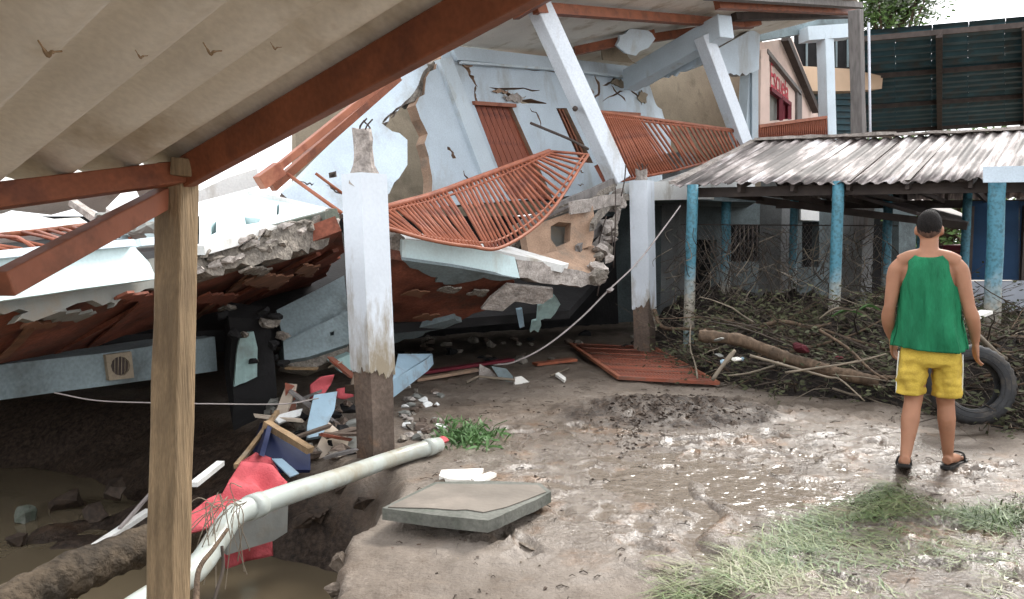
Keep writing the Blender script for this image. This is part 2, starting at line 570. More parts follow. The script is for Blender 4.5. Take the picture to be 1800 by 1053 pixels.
M['bluepost'] = mat_bluepost()


def mat_column():
    m = mat('flood_marked_column_paint', (.64, .68, .72), .6, .07, 2.0, .2, 20, stain=(.40, .37, .31), stain_scale=2.6, stain_amt=.3, streak=.22, fine=(.05, 40))
    N, L = m.node_tree.nodes, m.node_tree.links
    b = N['Principled BSDF']
    src = b.inputs['Base Color'].links[0].from_socket
    tc = N.new('ShaderNodeTexCoord'); sep = N.new('ShaderNodeSeparateXYZ'); L.new(tc.outputs['Object'], sep.inputs[0])
    nz = N.new('ShaderNodeTexNoise'); nz.inputs['Scale'].default_value = 7; nz.inputs['Detail'].default_value = 6; nz.inputs['Roughness'].default_value = .7
    mp = N.new('ShaderNodeMapping'); mp.inputs['Scale'].default_value = (1, 1, .3)
    L.new(tc.outputs['Object'], mp.inputs['Vector']); L.new(mp.outputs['Vector'], nz.inputs['Vector'])
    mr = N.new('ShaderNodeMapRange'); mr.inputs['From Min'].default_value = 0; mr.inputs['From Max'].default_value = 1.0
    mr.inputs['To Min'].default_value = .26; mr.inputs['To Max'].default_value = -.12
    L.new(sep.outputs['Z'], mr.inputs['Value'])
    ad = N.new('ShaderNodeMath'); ad.operation = 'ADD'; L.new(nz.outputs['Fac'], ad.inputs[0]); L.new(mr.outputs[0], ad.inputs[1])
    r = N.new('ShaderNodeValToRGB'); r.color_ramp.elements[0].position = .52; r.color_ramp.elements[1].position = .78
    L.new(ad.outputs[0], r.inputs['Fac'])
    mx = N.new('ShaderNodeMixRGB'); mx.inputs[2].default_value = (.27, .225, .16, 1)
    L.new(r.outputs['Color'], mx.inputs[0]); L.new(src, mx.inputs[1]); L.new(mx.outputs['Color'], b.inputs['Base Color'])
    return m


M['colpaint'] = mat_column()


def mat_weathered_roof():
    """old fibre cement: pale sheet with dark lichen streaks running down the slope (UV: u along eave, v up slope)"""
    m = bpy.data.materials.new('weathered_corrugated_sheet'); m.use_nodes = True
    N, L = m.node_tree.nodes, m.node_tree.links
    b = N['Principled BSDF']; b.inputs['Roughness'].default_value = .7
    uv = N.new('ShaderNodeUVMap'); uv.uv_map = 'UVMap'
    mp = N.new('ShaderNodeMapping'); mp.inputs['Scale'].default_value = (7.0, .75, 1)
    L.new(uv.outputs['UV'], mp.inputs['Vector'])
    n1 = N.new('ShaderNodeTexNoise'); n1.inputs['Scale'].default_value = 1.3; n1.inputs['Detail'].default_value = 8; n1.inputs['Roughness'].default_value = .62
    L.new(mp.outputs['Vector'], n1.inputs['Vector'])
    mp2 = N.new('ShaderNodeMapping'); mp2.inputs['Scale'].default_value = (1.3, 1.1, 1)
    L.new(uv.outputs['UV'], mp2.inputs['Vector'])
    n2 = N.new('ShaderNodeTexNoise'); n2.inputs['Scale'].default_value = 1.2; n2.inputs['Detail'].default_value = 3
    L.new(mp2.outputs['Vector'], n2.inputs['Vector'])
    s2 = N.new('ShaderNodeMath'); s2.operation = 'MULTIPLY'; s2.inputs[1].default_value = .36
    L.new(n2.outputs['Fac'], s2.inputs[0])
    dv = N.new('ShaderNodeMath'); dv.operation = 'MULTIPLY_ADD'; dv.inputs[1].default_value = .64
    L.new(n1.outputs['Fac'], dv.inputs[0]); L.new(s2.outputs[0], dv.inputs[2])
    r = N.new('ShaderNodeValToRGB'); e = r.color_ramp.elements
    e[0].position = .43; e[0].color = (.045, .036, .032, 1)
    e[1].position = .625; e[1].color = (.70, .70, .70, 1)
    q = e.new(.49); q.color = (.11, .09, .082, 1)
    q = e.new(.545); q.color = (.34, .29, .27, 1)
    L.new(dv.outputs[0], r.inputs['Fac'])
    L.new(r.outputs['Color'], b.inputs['Base Color'])
    nb = N.new('ShaderNodeTexNoise'); nb.inputs['Scale'].default_value = 25; nb.inputs['Detail'].default_value = 6
    bp = N.new('ShaderNodeBump'); bp.inputs['Strength'].default_value = .3; bp.inputs['Distance'].default_value = .01
    L.new(nb.outputs['Fac'], bp.inputs['Height']); L.new(bp.outputs['Normal'], b.inputs['Normal'])
    return m


M['oldroof'] = mat_weathered_roof()


def mat_mud():
    m = bpy.data.materials.new('wet_mud'); m.use_nodes = True
    N, L = m.node_tree.nodes, m.node_tree.links
    b = N['Principled BSDF']
    tc = N.new('ShaderNodeTexCoord')
    at_ = N.new('ShaderNodeAttribute'); at_.attribute_name = 'mask'
    sp = N.new('ShaderNodeSeparateXYZ'); L.new(at_.outputs['Vector'], sp.inputs[0])      # x = wetness, y = dark loam and painted pit shade, z = silt

    def nz(scale, detail=4, rough=.6, stretch=None):
        n = N.new('ShaderNodeTexNoise'); n.inputs['Scale'].default_value = scale; n.inputs['Detail'].default_value = detail; n.inputs['Roughness'].default_value = rough
        if stretch:
            mp = N.new('ShaderNodeMapping'); mp.inputs['Scale'].default_value = stretch
            L.new(tc.outputs['Object'], mp.inputs['Vector']); L.new(mp.outputs['Vector'], n.inputs['Vector'])
        else:
            L.new(tc.outputs['Object'], n.inputs['Vector'])
        return n.outputs['Fac']

    def ramp(src, *els):
        r = N.new('ShaderNodeValToRGB'); e = r.color_ramp.elements
        e[0].position, e[0].color = els[0][0], (*els[0][1], 1)
        e[1].position, e[1].color = els[-1][0], (*els[-1][1], 1)
        for p, c in els[1:-1]:
            q = e.new(p); q.color = (*c, 1)
        L.new(src, r.inputs['Fac']); return r.outputs['Color']

    def mix(f, a, c, mode='MIX'):
        x = N.new('ShaderNodeMixRGB'); x.blend_type = mode
        for i, s in ((0, f), (1, a), (2, c)):
            if isinstance(s, (int, float)): x.inputs[i].default_value = s
            elif isinstance(s, tuple): x.inputs[i].default_value = (*s, 1)
            else: L.new(s, x.inputs[i])
        return x.outputs['Color']

    def math_(op, a, c):
        x = N.new('ShaderNodeMath'); x.operation = op; x.use_clamp = True
        for i, s in ((0, a), (1, c)):
            if isinstance(s, (int, float)): x.inputs[i].default_value = s
            else: L.new(s, x.inputs[i])
        return x.outputs[0]
    base = ramp(nz(1.6), (.3, (.112, .088, .067)), (.5, (.175, .141, .111)), (.7, (.245, .204, .167)))
    base = mix(.55, base, ramp(nz(14), (.35, (.55, .52, .5)), (.62, (1, 1, 1))), 'MULTIPLY')
    base = mix(.5, base, ramp(nz(60, 4), (.38, (.5, .46, .43)), (.6, (1, 1, 1))), 'MULTIPLY')
    silt = ramp(nz(5, 6, .6, (1, .5, 1)), (.35, (.165, .137, .111)), (.65, (.28, .242, .204)))
    base = mix(sp.outputs['Z'], base, silt)
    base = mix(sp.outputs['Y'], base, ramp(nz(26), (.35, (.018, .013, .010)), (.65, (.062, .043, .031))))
    orange = math_('MULTIPLY', ramp(nz(3.1, 4), (.54, (0, 0, 0)), (.66, (1, 1, 1))), sp.outputs['X'])
    base = mix(math_('MULTIPLY', orange, .5), base, (.25, .13, .055))
    base = mix(math_('MULTIPLY', sp.outputs['X'], .8), base, mix(1.0, base, (.80, .78, .76), 'MULTIPLY'))
    scrib = ramp(nz(9, 5, .65, (1, 1.5, 1)), (.455, (1, 1, 1)), (.485, (.42, .38, .35)), (.505, (.42, .38, .35)), (.53, (1, 1, 1)))
    base = mix(math_('MULTIPLY', sp.outputs['X'], .75), base, mix(1.0, base, scrib, 'MULTIPLY'))
    L.new(base, b.inputs['Base Color'])
    wetn = math_('MULTIPLY', sp.outputs['X'], ramp(nz(7, 6, .55, (1, .6, 1)), (.34, (.45, .45, .45)), (.62, (1, 1, 1))))
    rr = N.new('ShaderNodeMapRange'); rr.inputs['To Min'].default_value = .58; rr.inputs['To Max'].default_value = .18
    L.new(wetn, rr.inputs['Value']); L.new(rr.outputs[0], b.inputs['Roughness'])
    sr = N.new('ShaderNodeMapRange'); sr.inputs['To Min'].default_value = .12; sr.inputs['To Max'].default_value = .55
    L.new(wetn, sr.inputs['Value']); L.new(sr.outputs[0], b.inputs['Specular IOR Level'])
    bp = N.new('ShaderNodeBump'); bp.inputs['Distance'].default_value = .03
    bs = N.new('ShaderNodeMapRange'); bs.inputs['To Min'].default_value = .5; bs.inputs['To Max'].default_value = .42
    L.new(sp.outputs['X'], bs.inputs['Value']); L.new(bs.outputs[0], bp.inputs['Strength'])
    L.new(nz(30, 5, .6, (.8, 1.1, 1)), bp.inputs['Height'])
    bp2 = N.new('ShaderNodeBump'); bp2.inputs['Strength'].default_value = .55; bp2.inputs['Distance'].default_value = .012
    L.new(nz(60, 4, .7, (1, .6, 1)), bp2.inputs['Height']); L.new(bp.outputs['Normal'], bp2.inputs['Normal'])
    L.new(bp2.outputs['Normal'], b.inputs['Normal'])
    return m


M['mud'] = mat_mud()


def mat_water(name='muddy_water', col=(.105, .082, .052), rough=.10, bump=.12, scale=6, dist=.02):
    m = bpy.data.materials.new(name); m.use_nodes = True
    N, L = m.node_tree.nodes, m.node_tree.links
    b = N['Principled BSDF']
    b.inputs['Base Color'].default_value = (*col, 1); b.inputs['Roughness'].default_value = rough
    tc = N.new('ShaderNodeTexCoord'); n = N.new('ShaderNodeTexNoise'); n.inputs['Scale'].default_value = scale; n.inputs['Detail'].default_value = 3
    L.new(tc.outputs['Object'], n.inputs['Vector'])
    bp = N.new('ShaderNodeBump'); bp.inputs['Strength'].default_value = bump; bp.inputs['Distance'].default_value = dist
    L.new(n.outputs['Fac'], bp.inputs['Height']); L.new(bp.outputs['Normal'], b.inputs['Normal'])
    return m


M['water'] = mat_water()
M['puddle'] = mat_water('silty_puddle', (.155, .126, .098), .17, 1.0, 7, .05)


def mat_grass():
    m = bpy.data.materials.new('flattened_grass'); m.use_nodes = True
    N, L = m.node_tree.nodes, m.node_tree.links
    b = N['Principled BSDF']; b.inputs['Roughness'].default_value = .55
    a = N.new('ShaderNodeAttribute'); a.attribute_name = 'tint'
    r = N.new('ShaderNodeValToRGB'); e = r.color_ramp.elements
    e[0].position = 0; e[0].color = (.04, .08, .02, 1); e[1].position = 1; e[1].color = (.20, .185, .11, 1)
    q = e.new(.4); q.color = (.085, .13, .032, 1)
    q = e.new(.7); q.color = (.155, .18, .065, 1)
    L.new(a.outputs['Fac'], r.inputs['Fac']); L.new(r.outputs['Color'], b.inputs['Base Color'])
    return m


M['grass'] = mat_grass()


def mat_skin(name, col):
    m = mat(name, col, .55, .12, 7, .12, 60, stain=tuple(c * .75 for c in col), stain_scale=4, stain_amt=.25, bdist=.004)
    b = m.node_tree.nodes['Principled BSDF']
    b.inputs['Subsurface Weight'].default_value = .12
    b.inputs['Subsurface Radius'].default_value = (.012, .005, .003)
    b.inputs['Subsurface Scale'].default_value = .5
    return m


M['skin'] = mat_skin('tanned_skin', (.30, .145, .085))
M['hair'] = mat('short_black_hair', (.010, .008, .007), .8, .4, 60, .8, 130, bdist=.01, spec=.15)
M['fade'] = mat('clipped_hair_on_skin', (.085, .048, .034), .75, .5, 40, .3, 150, spec=.2)
M['tank'] = mat('green_jersey', (.014, .15, .066), .85, .28, 9, 1.0, 22, fine=(.12, 160), bdist=.035, spec=.2, stretch=(1, 1, .22))
M['short'] = mat('yellow_shorts_cloth', (.55, .385, .06), .85, .14, 5, .7, 9, fine=(.15, 120), bdist=.04, spec=.25, stain=(.40, .27, .05), stain_scale=5, stain_amt=.4)
M['piping'] = mat('white_trim', (.74, .74, .68), .7, .08, 8, .1, 60)
M['sandal'] = mat('black_rubber', (.02, .019, .018), .6, .2, 9, .2, 50)

# ------------------------------------------------------------------ terrain
_TAB = {}


def vnoise(x, y, seed):
    if seed not in _TAB:
        _TAB[seed] = np.random.default_rng(seed).random((256, 256))
    tab = _TAB[seed]
    xi = np.floor(x).astype(int); yi = np.floor(y).astype(int)
    fx = x - xi; fy = y - yi
    fx = fx * fx * (3 - 2 * fx); fy = fy * fy * (3 - 2 * fy)
    g = lambda a, b: tab[a & 255, b & 255]
    return (g(xi, yi) * (1 - fx) + g(xi + 1, yi) * fx) * (1 - fy) + (g(xi, yi + 1) * (1 - fx) + g(xi + 1, yi + 1) * fx) * fy


def fbm(x, y, s, seed, oct=4):
    o = 0; a = 1; t = 0
    for k in range(oct):
        o = o + a * vnoise(x * s * 2 ** k + 17.3 * k, y * s * 2 ** k + 9.1 * k, seed + k); t += a; a *= .5
    return o / t - .5


PIT = [(-.78, .8), (-.74, 2.6), (-.80, 3.4), (-.86, 3.95), (-.72, 4.65), (-.72, 5.2), (-1.25, 5.6), (-1.8, 6.6), (-3.2, 8.0), (-9, 9.2), (-9, .8)]
PIT_OPEN = PIT[:10]


def sdist(x, y):
    """signed distance to the rim of the scoured pit, positive inside"""
    d = np.full(x.shape, 1e9)
    for (ax, ay), (bx, by) in zip(PIT_OPEN[:-1], PIT_OPEN[1:]):
        vx, vy = bx - ax, by - ay
        t = np.clip(((x - ax) * vx + (y - ay) * vy) / (vx * vx + vy * vy), 0, 1)
        d = np.minimum(d, np.hypot(x - ax - t * vx, y - ay - t * vy))
    ins = np.zeros(x.shape, bool)
    j = len(PIT) - 1
    for i in range(len(PIT)):
        xi, yi = PIT[i]; xj, yj = PIT[j]
        c = ((yi > y) != (yj > y)) & (x < (xj - xi) * (y - yi) / ((yj - yi) or 1e-9) + xi)
        ins ^= c
        j = i
    return np.where(ins, d, -d)


def ell(x, y, cx, cy, rx, ry, soft=.5):
    return np.clip((1 - ((x - cx) / rx) ** 2 - ((y - cy) / ry) ** 2) / soft, 0, 1)


FEET = []
rf = random.Random(11)
for k in range(130):
    FEET.append((rf.uniform(-.2, 3.4), rf.uniform(3.4, 7.6), rf.uniform(0, 6.28), rf.uniform(.10, .14), rf.uniform(.015, .04)))


def height(x, y):
    s = sdist(x, y) + fbm(x, y, 2.6, 40, 4) * .28
    back = np.clip((y - 4.6) / 1.2, 0, 1)
    w = .16 + 1.5 * back
    t = np.clip(s / w, 0, 1); t = t * t * (3 - 2 * t)
    h = -.85 * t
    flat = 1 - t
    wz = 1 - .6 * ell(x, y, 1.5, 5.2, 2.3, 2.1, .6)
    h = h + flat * wz * (fbm(x, y, 1.1, 3, 3) * .05 + fbm(x, y, 4.5, 9, 4) * .05 + fbm(x, y, 12, 21, 3) * .016)
    h = h + t * (fbm(x, y, 3, 31, 4) * .22)
    # churned dark loam heap beyond the puddle
    mh = ell(x, y, 1.5, 7.05, 1.15, .62, .8)
    h = h + mh * (.05 + .17 * np.abs(fbm(x, y, 7, 55, 4)))
    # silted heap of earth inside the pit, below the fallen floor
    h = h + t * (ell(x, y, -3.0, 5.6, 1.1, .6, .9) * .30 + ell(x, y, -1.55, 5.7, .6, .5, .9) * .22)
    # shallow puddle basin
    h = h - ell(x, y, 1.35, 5.0, 1.5, 1.25, .9) * .03
    # a kicked-up groove running towards the camera
    gx = .98 + .10 * np.sin(y * 3.1) + .05 * np.sin(y * 9)
    g = np.exp(-((x - gx) / .045) ** 2) * np.clip((5.4 - y) / .5, 0, 1)
    h = h - .045 * g + .03 * np.exp(-((x - gx - .11) / .05) ** 2) * np.clip((5.2 - y) / .5, 0, 1)
    for fx, fy, fa, fl, fd in FEET:
        c, sn = math.cos(fa), math.sin(fa)
        sel = (np.abs(x - fx) < .3) & (np.abs(y - fy) < .3)
        if not sel.any():
            continue
        a = (x[sel] - fx) * c + (y[sel] - fy) * sn; b = -(x[sel] - fx) * sn + (y[sel] - fy) * c
        q = (a / fl) ** 2 + (b / (fl * .42)) ** 2
        h[sel] += -fd * np.exp(-q ** 2) + .5 * fd * np.exp(-((q - 1.7) / .6) ** 2)
    return h




def axis(parts):
    out = []
    for a, b, st in parts:
        out += list(np.arange(a, b, st))
    out.append(parts[-1][1])
    return np.array(out)


gx_ = axis([(-70, -12, 8), (-12, -4.5, .6), (-4.5, -1.6, .07), (-1.6, 4.4, .03), (4.4, 8, .12), (8, 16, .8), (16, 80, 8)])
gy_ = axis([(-8, 1, 1.0), (1, 2.8, .15), (2.8, 6.6, .028), (6.6, 9.5, .05), (9.5, 14, .2), (14, 30, 1.5), (30, 150, 12)])
GX, GY = np.meshgrid(gx_, gy_)
GZ = height(GX, GY)
nx, ny = len(gx_), len(gy_)


def hz(x, y):
    """ground height by lookup in the terrain grid"""
    i = min(max(int(np.searchsorted(gx_, x)) - 1, 0), nx - 2); j = min(max(int(np.searchsorted(gy_, y)) - 1, 0), ny - 2)
    a = (x - gx_[i]) / (gx_[i + 1] - gx_[i]); b = (y - gy_[j]) / (gy_[j + 1] - gy_[j])
    return float((GZ[j, i] * (1 - a) + GZ[j, i + 1] * a) * (1 - b) + (GZ[j + 1, i] * (1 - a) + GZ[j + 1, i + 1] * a) * b)


gv = np.stack([GX, GY, GZ], -1).reshape(-1, 3)
idx = np.arange(nx * ny).reshape(ny, nx)
gf = np.stack([idx[:-1, :-1], idx[:-1, 1:], idx[1:, 1:], idx[1:, :-1]], -1).reshape(-1, 4)
me = bpy.data.meshes.new('ground')
me.from_pydata(gv.tolist(), [], gf.tolist())
me.polygons.foreach_set('use_smooth', [True] * len(me.polygons))
wet = ell(GX, GY, 1.5, 5.2, 2.3, 2.1, .6) * 1.0 + .30 * np.clip(fbm(GX, GY, 1.6, 77, 3) * 2 + .45, 0, 1) + .5 * ell(GX, GY, 2.6, 3.6, 1.4, .7, .8)
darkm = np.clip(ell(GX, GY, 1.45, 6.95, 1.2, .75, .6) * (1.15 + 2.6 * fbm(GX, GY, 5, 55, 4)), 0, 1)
darkm = np.maximum(darkm, np.clip((sdist(GX, GY) - .05) / .3, 0, 1))  # blackens the pit mud so its colour carries the cavity's shade
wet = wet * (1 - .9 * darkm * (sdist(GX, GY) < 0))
silt = np.clip(ell(GX, GY, .3, 4.3, 1.6, 1.6, .9) * .8 + fbm(GX, GY, .9, 91, 3), 0, 1)
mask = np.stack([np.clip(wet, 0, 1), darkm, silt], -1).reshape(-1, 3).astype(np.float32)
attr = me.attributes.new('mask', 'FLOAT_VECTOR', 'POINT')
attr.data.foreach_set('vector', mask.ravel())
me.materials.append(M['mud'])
g_o = bpy.data.objects.new('ground', me)
COL.objects.link(g_o)
tag(g_o, 'churned wet brown mud covering the yard', kind='structure')

wv = [(-9, .8, -.60), (-.55, .8, -.60), (-.55, 6.4, -.60), (-9, 9.4, -.60)]
w_o = mk('flood_water', wv, [(0, 1, 2, 3)], M['water'])
tag(w_o, 'brown flood water standing in the scoured pit', kind='structure')

pv = []
for i in range(48):
    a = 2 * math.pi * i / 48
    rr_ = 1 + .12 * math.sin(3 * a + 1) + .07 * math.sin(7 * a)
    pv.append((1.50 + 1.85 * rr_ * math.cos(a), 5.15 + 1.65 * rr_ * math.sin(a), -.0255))
p_o = mk('puddle_water', pv, [tuple(range(48))], M['puddle'])
tag(p_o, 'shallow muddy puddle water in the trodden hollows', kind='structure')
pv = []
for i in range(40):
    a = 2 * math.pi * i / 40
    rr_ = 1 + .15 * math.sin(3 * a + 2) + .07 * math.sin(5 * a)
    pv.append((2.2 + .8 * rr_ * math.cos(a), 3.35 + .5 * rr_ * math.sin(a), -.022))
p_o = mk('puddle_water', pv, [tuple(range(40))], M['puddle'])
tag(p_o, 'shallow puddle water between the flattened grass', kind='structure')

# ------------------------------------------------------------------ shelter over the photographer
sh = thing('open_shelter', at(305, 500, 2.3).xy.to_3d() + Vector((0, 0, -.7)), 'fibre cement lean-to roof on red steel rafters and a wooden post, nearest the viewer', 'shelter')
PS = Plane(at(330, 276, 2.34), at(925, -42, 1.52), at(0, 312, 1.92))
near = at(960, -52, 1.47); far = at(330, 302, 2.3)
up_s = PS.n
raf_dir = (near - far).normalized()
beam('rafter', far - raf_dir * .02, near + raf_dir * .5, .05, .082, M['redsteel'], sh, up=PS.n, bevel=.004)
pl0 = at(-60, 352, 1.86)
beam('purlin', pl0, far + (far - pl0).normalized() * .05, .045, .062, M['redsteel'], sh, up=PS.n, bevel=.004)
beam('brace', at(312, 335, 2.36), at(3, 500, 1.72), .045, .058, M['redbrace'], sh, bevel=.004)
# lower flange of the rafter, its caught light put in as a paler red
d_, s_, t_ = frame(near - far, PS.n)
beam('flange', far - t_ * .046 + s_ * .03 , near + raf_dir * .5 - t_ * .046 + s_ * .03, .05, .008, M['redlite'], sh, up=PS.n)
ptop = at(313, 288, 2.33); pbot = at(296, 1040, 2.22); pbot = pbot + (pbot - ptop) * .72
beam('post', pbot, ptop, .086, .086, M['wood'], sh, up=(.25, 1, 0), bevel=.008, seg=14, wob=.0025)
beam('cleat', at(300, 292, 2.24), at(338, 296, 2.26), .04, .05, M['wood'], sh, bevel=.004)
# corrugated sheets: u runs across the ribs along the purlin, v up the slope along the rafter
vdir = raf_dir
udir = (PS.u - vdir * PS.u.dot(vdir)).normalized() if abs(PS.u.dot(vdir)) < .98 else PS.n.cross(vdir)
udir = PS.n.cross(vdir).normalized()
if udir.x > 0: udir = -udir
o_sheet = PS.hit(336, 280) - udir * .055
purl = (pl0 - far).normalized()
for k in range(4):
    vs, fs = [], []
    nu, nvv = 72, 10
    u0 = k * .86
    for i in range(nu + 1):
        u = u0 + (.92) * i / nu
        wv_ = .027 * math.cos(2 * math.pi * u / .177) + (.007 if k % 2 else 0)
        # lower edge follows the purlin line
        base = o_sheet + udir * u
        s0 = (far - o_sheet).dot(vdir)
        slope = purl.dot(vdir) / max(1e-3, purl.dot(udir))
        v0 = -.10 + slope * u + random.uniform(-.004, .004)
        for j in range(nvv + 1):
            v = v0 + (2.3 - v0) * j / nvv
            vs.append(base + vdir * v + PS.n * (wv_ * -1 - .012))
    # n faces the camera (down): sheet top lies on the other side
    nb = len(vs)
    vs += [p - PS.n * .006 for p in vs]
    for i in range(nu):
        for j in range(nvv):
            a = i * (nvv + 1) + j
            q = (a, a + nvv + 1, a + nvv + 2, a + 1)
            fs.append(q); fs.append(tuple(nb + z for z in reversed(q)))
    for i in range(nu):
        a = i * (nvv + 1); fs.append((a + nvv + 1, a, a + nb, a + nvv + 1 + nb))
    for j in range(nvv):
        fs.append((j, j + 1, j + 1 + nb, j + nb)); e = nu * (nvv + 1) + j; fs.append((e + 1, e, e + nb, e + 1 + nb))
    mk('roof_sheet', vs, fs, M['asb'], sh, smooth=True)
# bent hook bolts pressed against the sheet
for (x, y, s) in ((90, 92, .95), (250, 99, .5), (375, 91, .75), (486, 84, .45)):
    c = PS.off(.016).hit(x, y)
    e1 = PS.off(.012).hit(x - 24 * s, y - 22 * s); e2 = PS.off(.014).hit(x + 20 * s, y - 2 * s); m1 = PS.off(.02).hit(x - 6 * s, y + 6 * s)
    tube('hook_bolt', spline([e1, m1, c, e2], 5), [.0014 * s] * 3 + [.0032 * s] * 9 + [.0016 * s] * 4, M['plank'], sh, 6)

# ------------------------------------------------------------------ collapsed building
cb = thing('collapsed_building', (.4, 11, 0), 'collapsed pale blue two-storey block with tilted walls and sagging broken floors', 'building')
PF = PL((800, 250, 10.7), (1180, 250, 15.9), (800, 90, 11.0))
PI = PL((560, 220, 12.2), (1335, 200, 19.5), (560, 100, 12.4))
d1 = [(833, 183), (900, 187), (972, 350), (897, 350)]
d2 = [(978, 190), (996, 190), (1042, 287), (1020, 285)]
d3 = [(1048, 198), (1118, 201), (1152, 306), (1088, 306)]
d4 = [(1043, 292), (1063, 284), (1085, 316), (1062, 326)]
cracks = [crack([(806, 97), (816, 108), (826, 126), (833, 139), (841, 152)], 5), crack([(886, 158), (900, 172), (918, 179), (960, 182)], 6),
          crack([(862, 153), (905, 156), (948, 159)], 3), crack([(1046, 131), (1054, 150), (1053, 166), (1040, 182)], 3.5),
          crack([(1060, 150), (1075, 144), (1086, 132), (1120, 134)], 3), crack([(1060, 178), (1078, 168), (1095, 160)], 2.5),
          crack([(786, 258), (795, 268), (801, 278)], 4), crack([(838, 150), (836, 166), (840, 180)], 3), crack([(900, 118), (940, 124), (990, 126)], 2), crack([(930, 190), (945, 205), (950, 225)], 2), crack([(1075, 150), (1085, 165), (1100, 178)], 2.5), crack([(1100, 150), (1118, 165), (1128, 185)], 2.5), crack([(815, 300), (826, 318), (830, 335)], 2.5), crack([(1020, 300), (1026, 303)], 3), crack([(1016, 324), (1026, 325)], 3)]
fw = slab('facade_wall', PF, [(778, 88), (1113, 122, 'j'), (1140, 150, 'j'), (1152, 182, 'j'), (1164, 192, 'j'), (1172, 212, 'j'), (1178, 228), (1180, 330), (755, 365), (760, 335, 'j'), (757, 290, 'j'),
                         (745, 222, 'j'), (730, 185, 'j'), (748, 150, 'j'), (768, 112, 'j')], .16, M['blue'], cb, [d1, d2, d3, d4] + cracks, .05, .10, M['brick'], bulge=.03, grid=.35)
for i, (x, y, w, h) in enumerate(((905, 172, 20, 8), (880, 160, 14, 5), (1090, 146, 16, 6), (1038, 164, 7, 6), (820, 110, 12, 8), (1130, 170, 9, 12))):
    slab('bare_patch', PF.off(.012 + .02), [(x - w, y, 'j'), (x - w * .2, y - h, 'j'), (x + w, y - h * .4, 'j'), (x + w * .5, y + h, 'j'), (x - w * .4, y + h * .7, 'j')], .02, (M['concretel'], M['brick'], M['beige'])[i % 3], cb, jag=.035, step=.05)
slab('pilaster', PF.off(.06), [(772, 104), (794, 100), (893, 352), (866, 356)], .09, M['bluew'], cb)
slab('cornice', PF.off(.07), [(794, 80), (1006, 104), (1112, 117), (1104, 137), (1000, 124), (832, 107), (805, 105)], .10, M['blue'], cb)
slab('cornice_moulding', PF.off(.11), [(812, 107), (1000, 121), (1104, 133), (1104, 137), (1000, 125), (812, 111)], .05, M['bluew'], cb)


def door(pl, q, n, name='door', back=M['dark'], leafm=M['reddoor'], gap=.10):
    dr = slab(name, pl.off(-.10), [(q[0][0] - 3, q[0][1] - 3), (q[1][0] + 3, q[1][1] - 3), (q[2][0] + 4, q[2][1] + 3), (q[3][0] - 3, q[3][1] + 3)], .03, back, cb)
    for i in range(n):
        a, b = (i + gap * .5) / n, (i + 1 - gap * .5) / n
        lerp = lambda p, r, t: (p[0] + (r[0] - p[0]) * t, p[1] + (r[1] - p[1]) * t)
        slab('plank', pl.off(-.065), [lerp(q[0], q[1], a), lerp(q[0], q[1], b), lerp(q[3], q[2], b), lerp(q[3], q[2], a)], .03, leafm, dr)
    return dr


door(PF, d1, 7)
door(PF, d3, 7)
wd = slab('window', PF.off(-.11), [(974, 186), (1000, 186), (1048, 291), (1016, 291)], .03, M['rust'], cb)
for i in range(3):
    t = .2 + .3 * i
    beam('window_bar', PF.off(-.06).hit(978 + 18 * t, 191), PF.off(-.06).hit(1020 + 22 * t, 285), .03, .03, M['redsteel'], wd)
slab('window', PF.off(-.12), [(1040, 288), (1066, 280), (1090, 318), (1060, 330)], .03, M['reddoor'], cb)
beam('lintel', PF.off(.02).hit(832, 181), PF.off(.02).hit(905, 186), .06, .05, M['redlite'], cb)
beam('lintel', PF.off(.02).hit(1042, 196), PF.off(.02).hit(1124, 201), .06, .05, M['redlite'], cb)

PW = PL((500, 300, 8.6), (740, 200, 9.9), (600, 150, 9.5))
slab('end_wall', PW, [(495, 338), (560, 272), (640, 196), (690, 148), (748, 102), (752, 118, 'j'), (735, 150, 'j'), (712, 178, 'j'), (672, 216), (690, 230, 'j'), (716, 246), (716, 290), (700, 315, 'j'), (683, 342), (600, 378), (515, 356)],
     .14, M['blue'], cb, [[(578, 303), (591, 300), (593, 310), (580, 312)], crack([(672, 217), (690, 198), (712, 181)], 3), crack([(528, 318), (540, 324), (552, 322)], 3), crack([(575, 325), (588, 332), (600, 340)], 3)], .04, .09, M['concretel'], bulge=.04, grid=.4)
slab('inner_wall', PI, [(520, 60), (1340, 40), (1340, 330), (520, 420)], .15, M['beige'], cb)
slab('broken_edge', PF.off(-.05), [(748, 112, 'j'), (768, 104, 'j'), (770, 130, 'j'), (757, 162, 'j'), (740, 182, 'j'), (728, 178, 'j'), (738, 150, 'j')], .3, M['concrete'], cb, jag=.07)

# roof over the upper floor
PR = PL((925, 0, 9.6), (1500, 10, 15.5), (1000, 100, 13.6))
slab('ceiling', PR, [(880, -26), (1180, -24), (1500, -14), (1512, 12), (1478, 24), (1330, 62), (1140, 112), (1100, 118), (830, 84), (720, 66)], .12, M['asb'], cb, jag=.05)
PRo = PR.off(.12)
for a, b in (((940, 14), (1320, 44)), ((1100, 74), (1335, 38)), ((1010, 90), (1150, 60)), ((1260, 8), (1500, 20)), ((905, 25), (980, -20))):
    beam('purlin', PRo.hit(*a), PRo.hit(*b), .09, .13, M['redsteel'], cb, up=PR.n)
beam('gutter', PR.off(.10).hit(1240, -8), PR.off(.10).hit(1512, 10), .10, .10, M['greypost'], cb, up=PR.n)
beam('roof_edge', PR.off(.05).hit(1290, 28), PR.off(.05).hit(1505, 24), .10, .16, M['rust'], cb, up=PR.n)
PH = PL((1090, 70, 12.6), (1150, 80, 12.8), (1100, 100, 12.7))
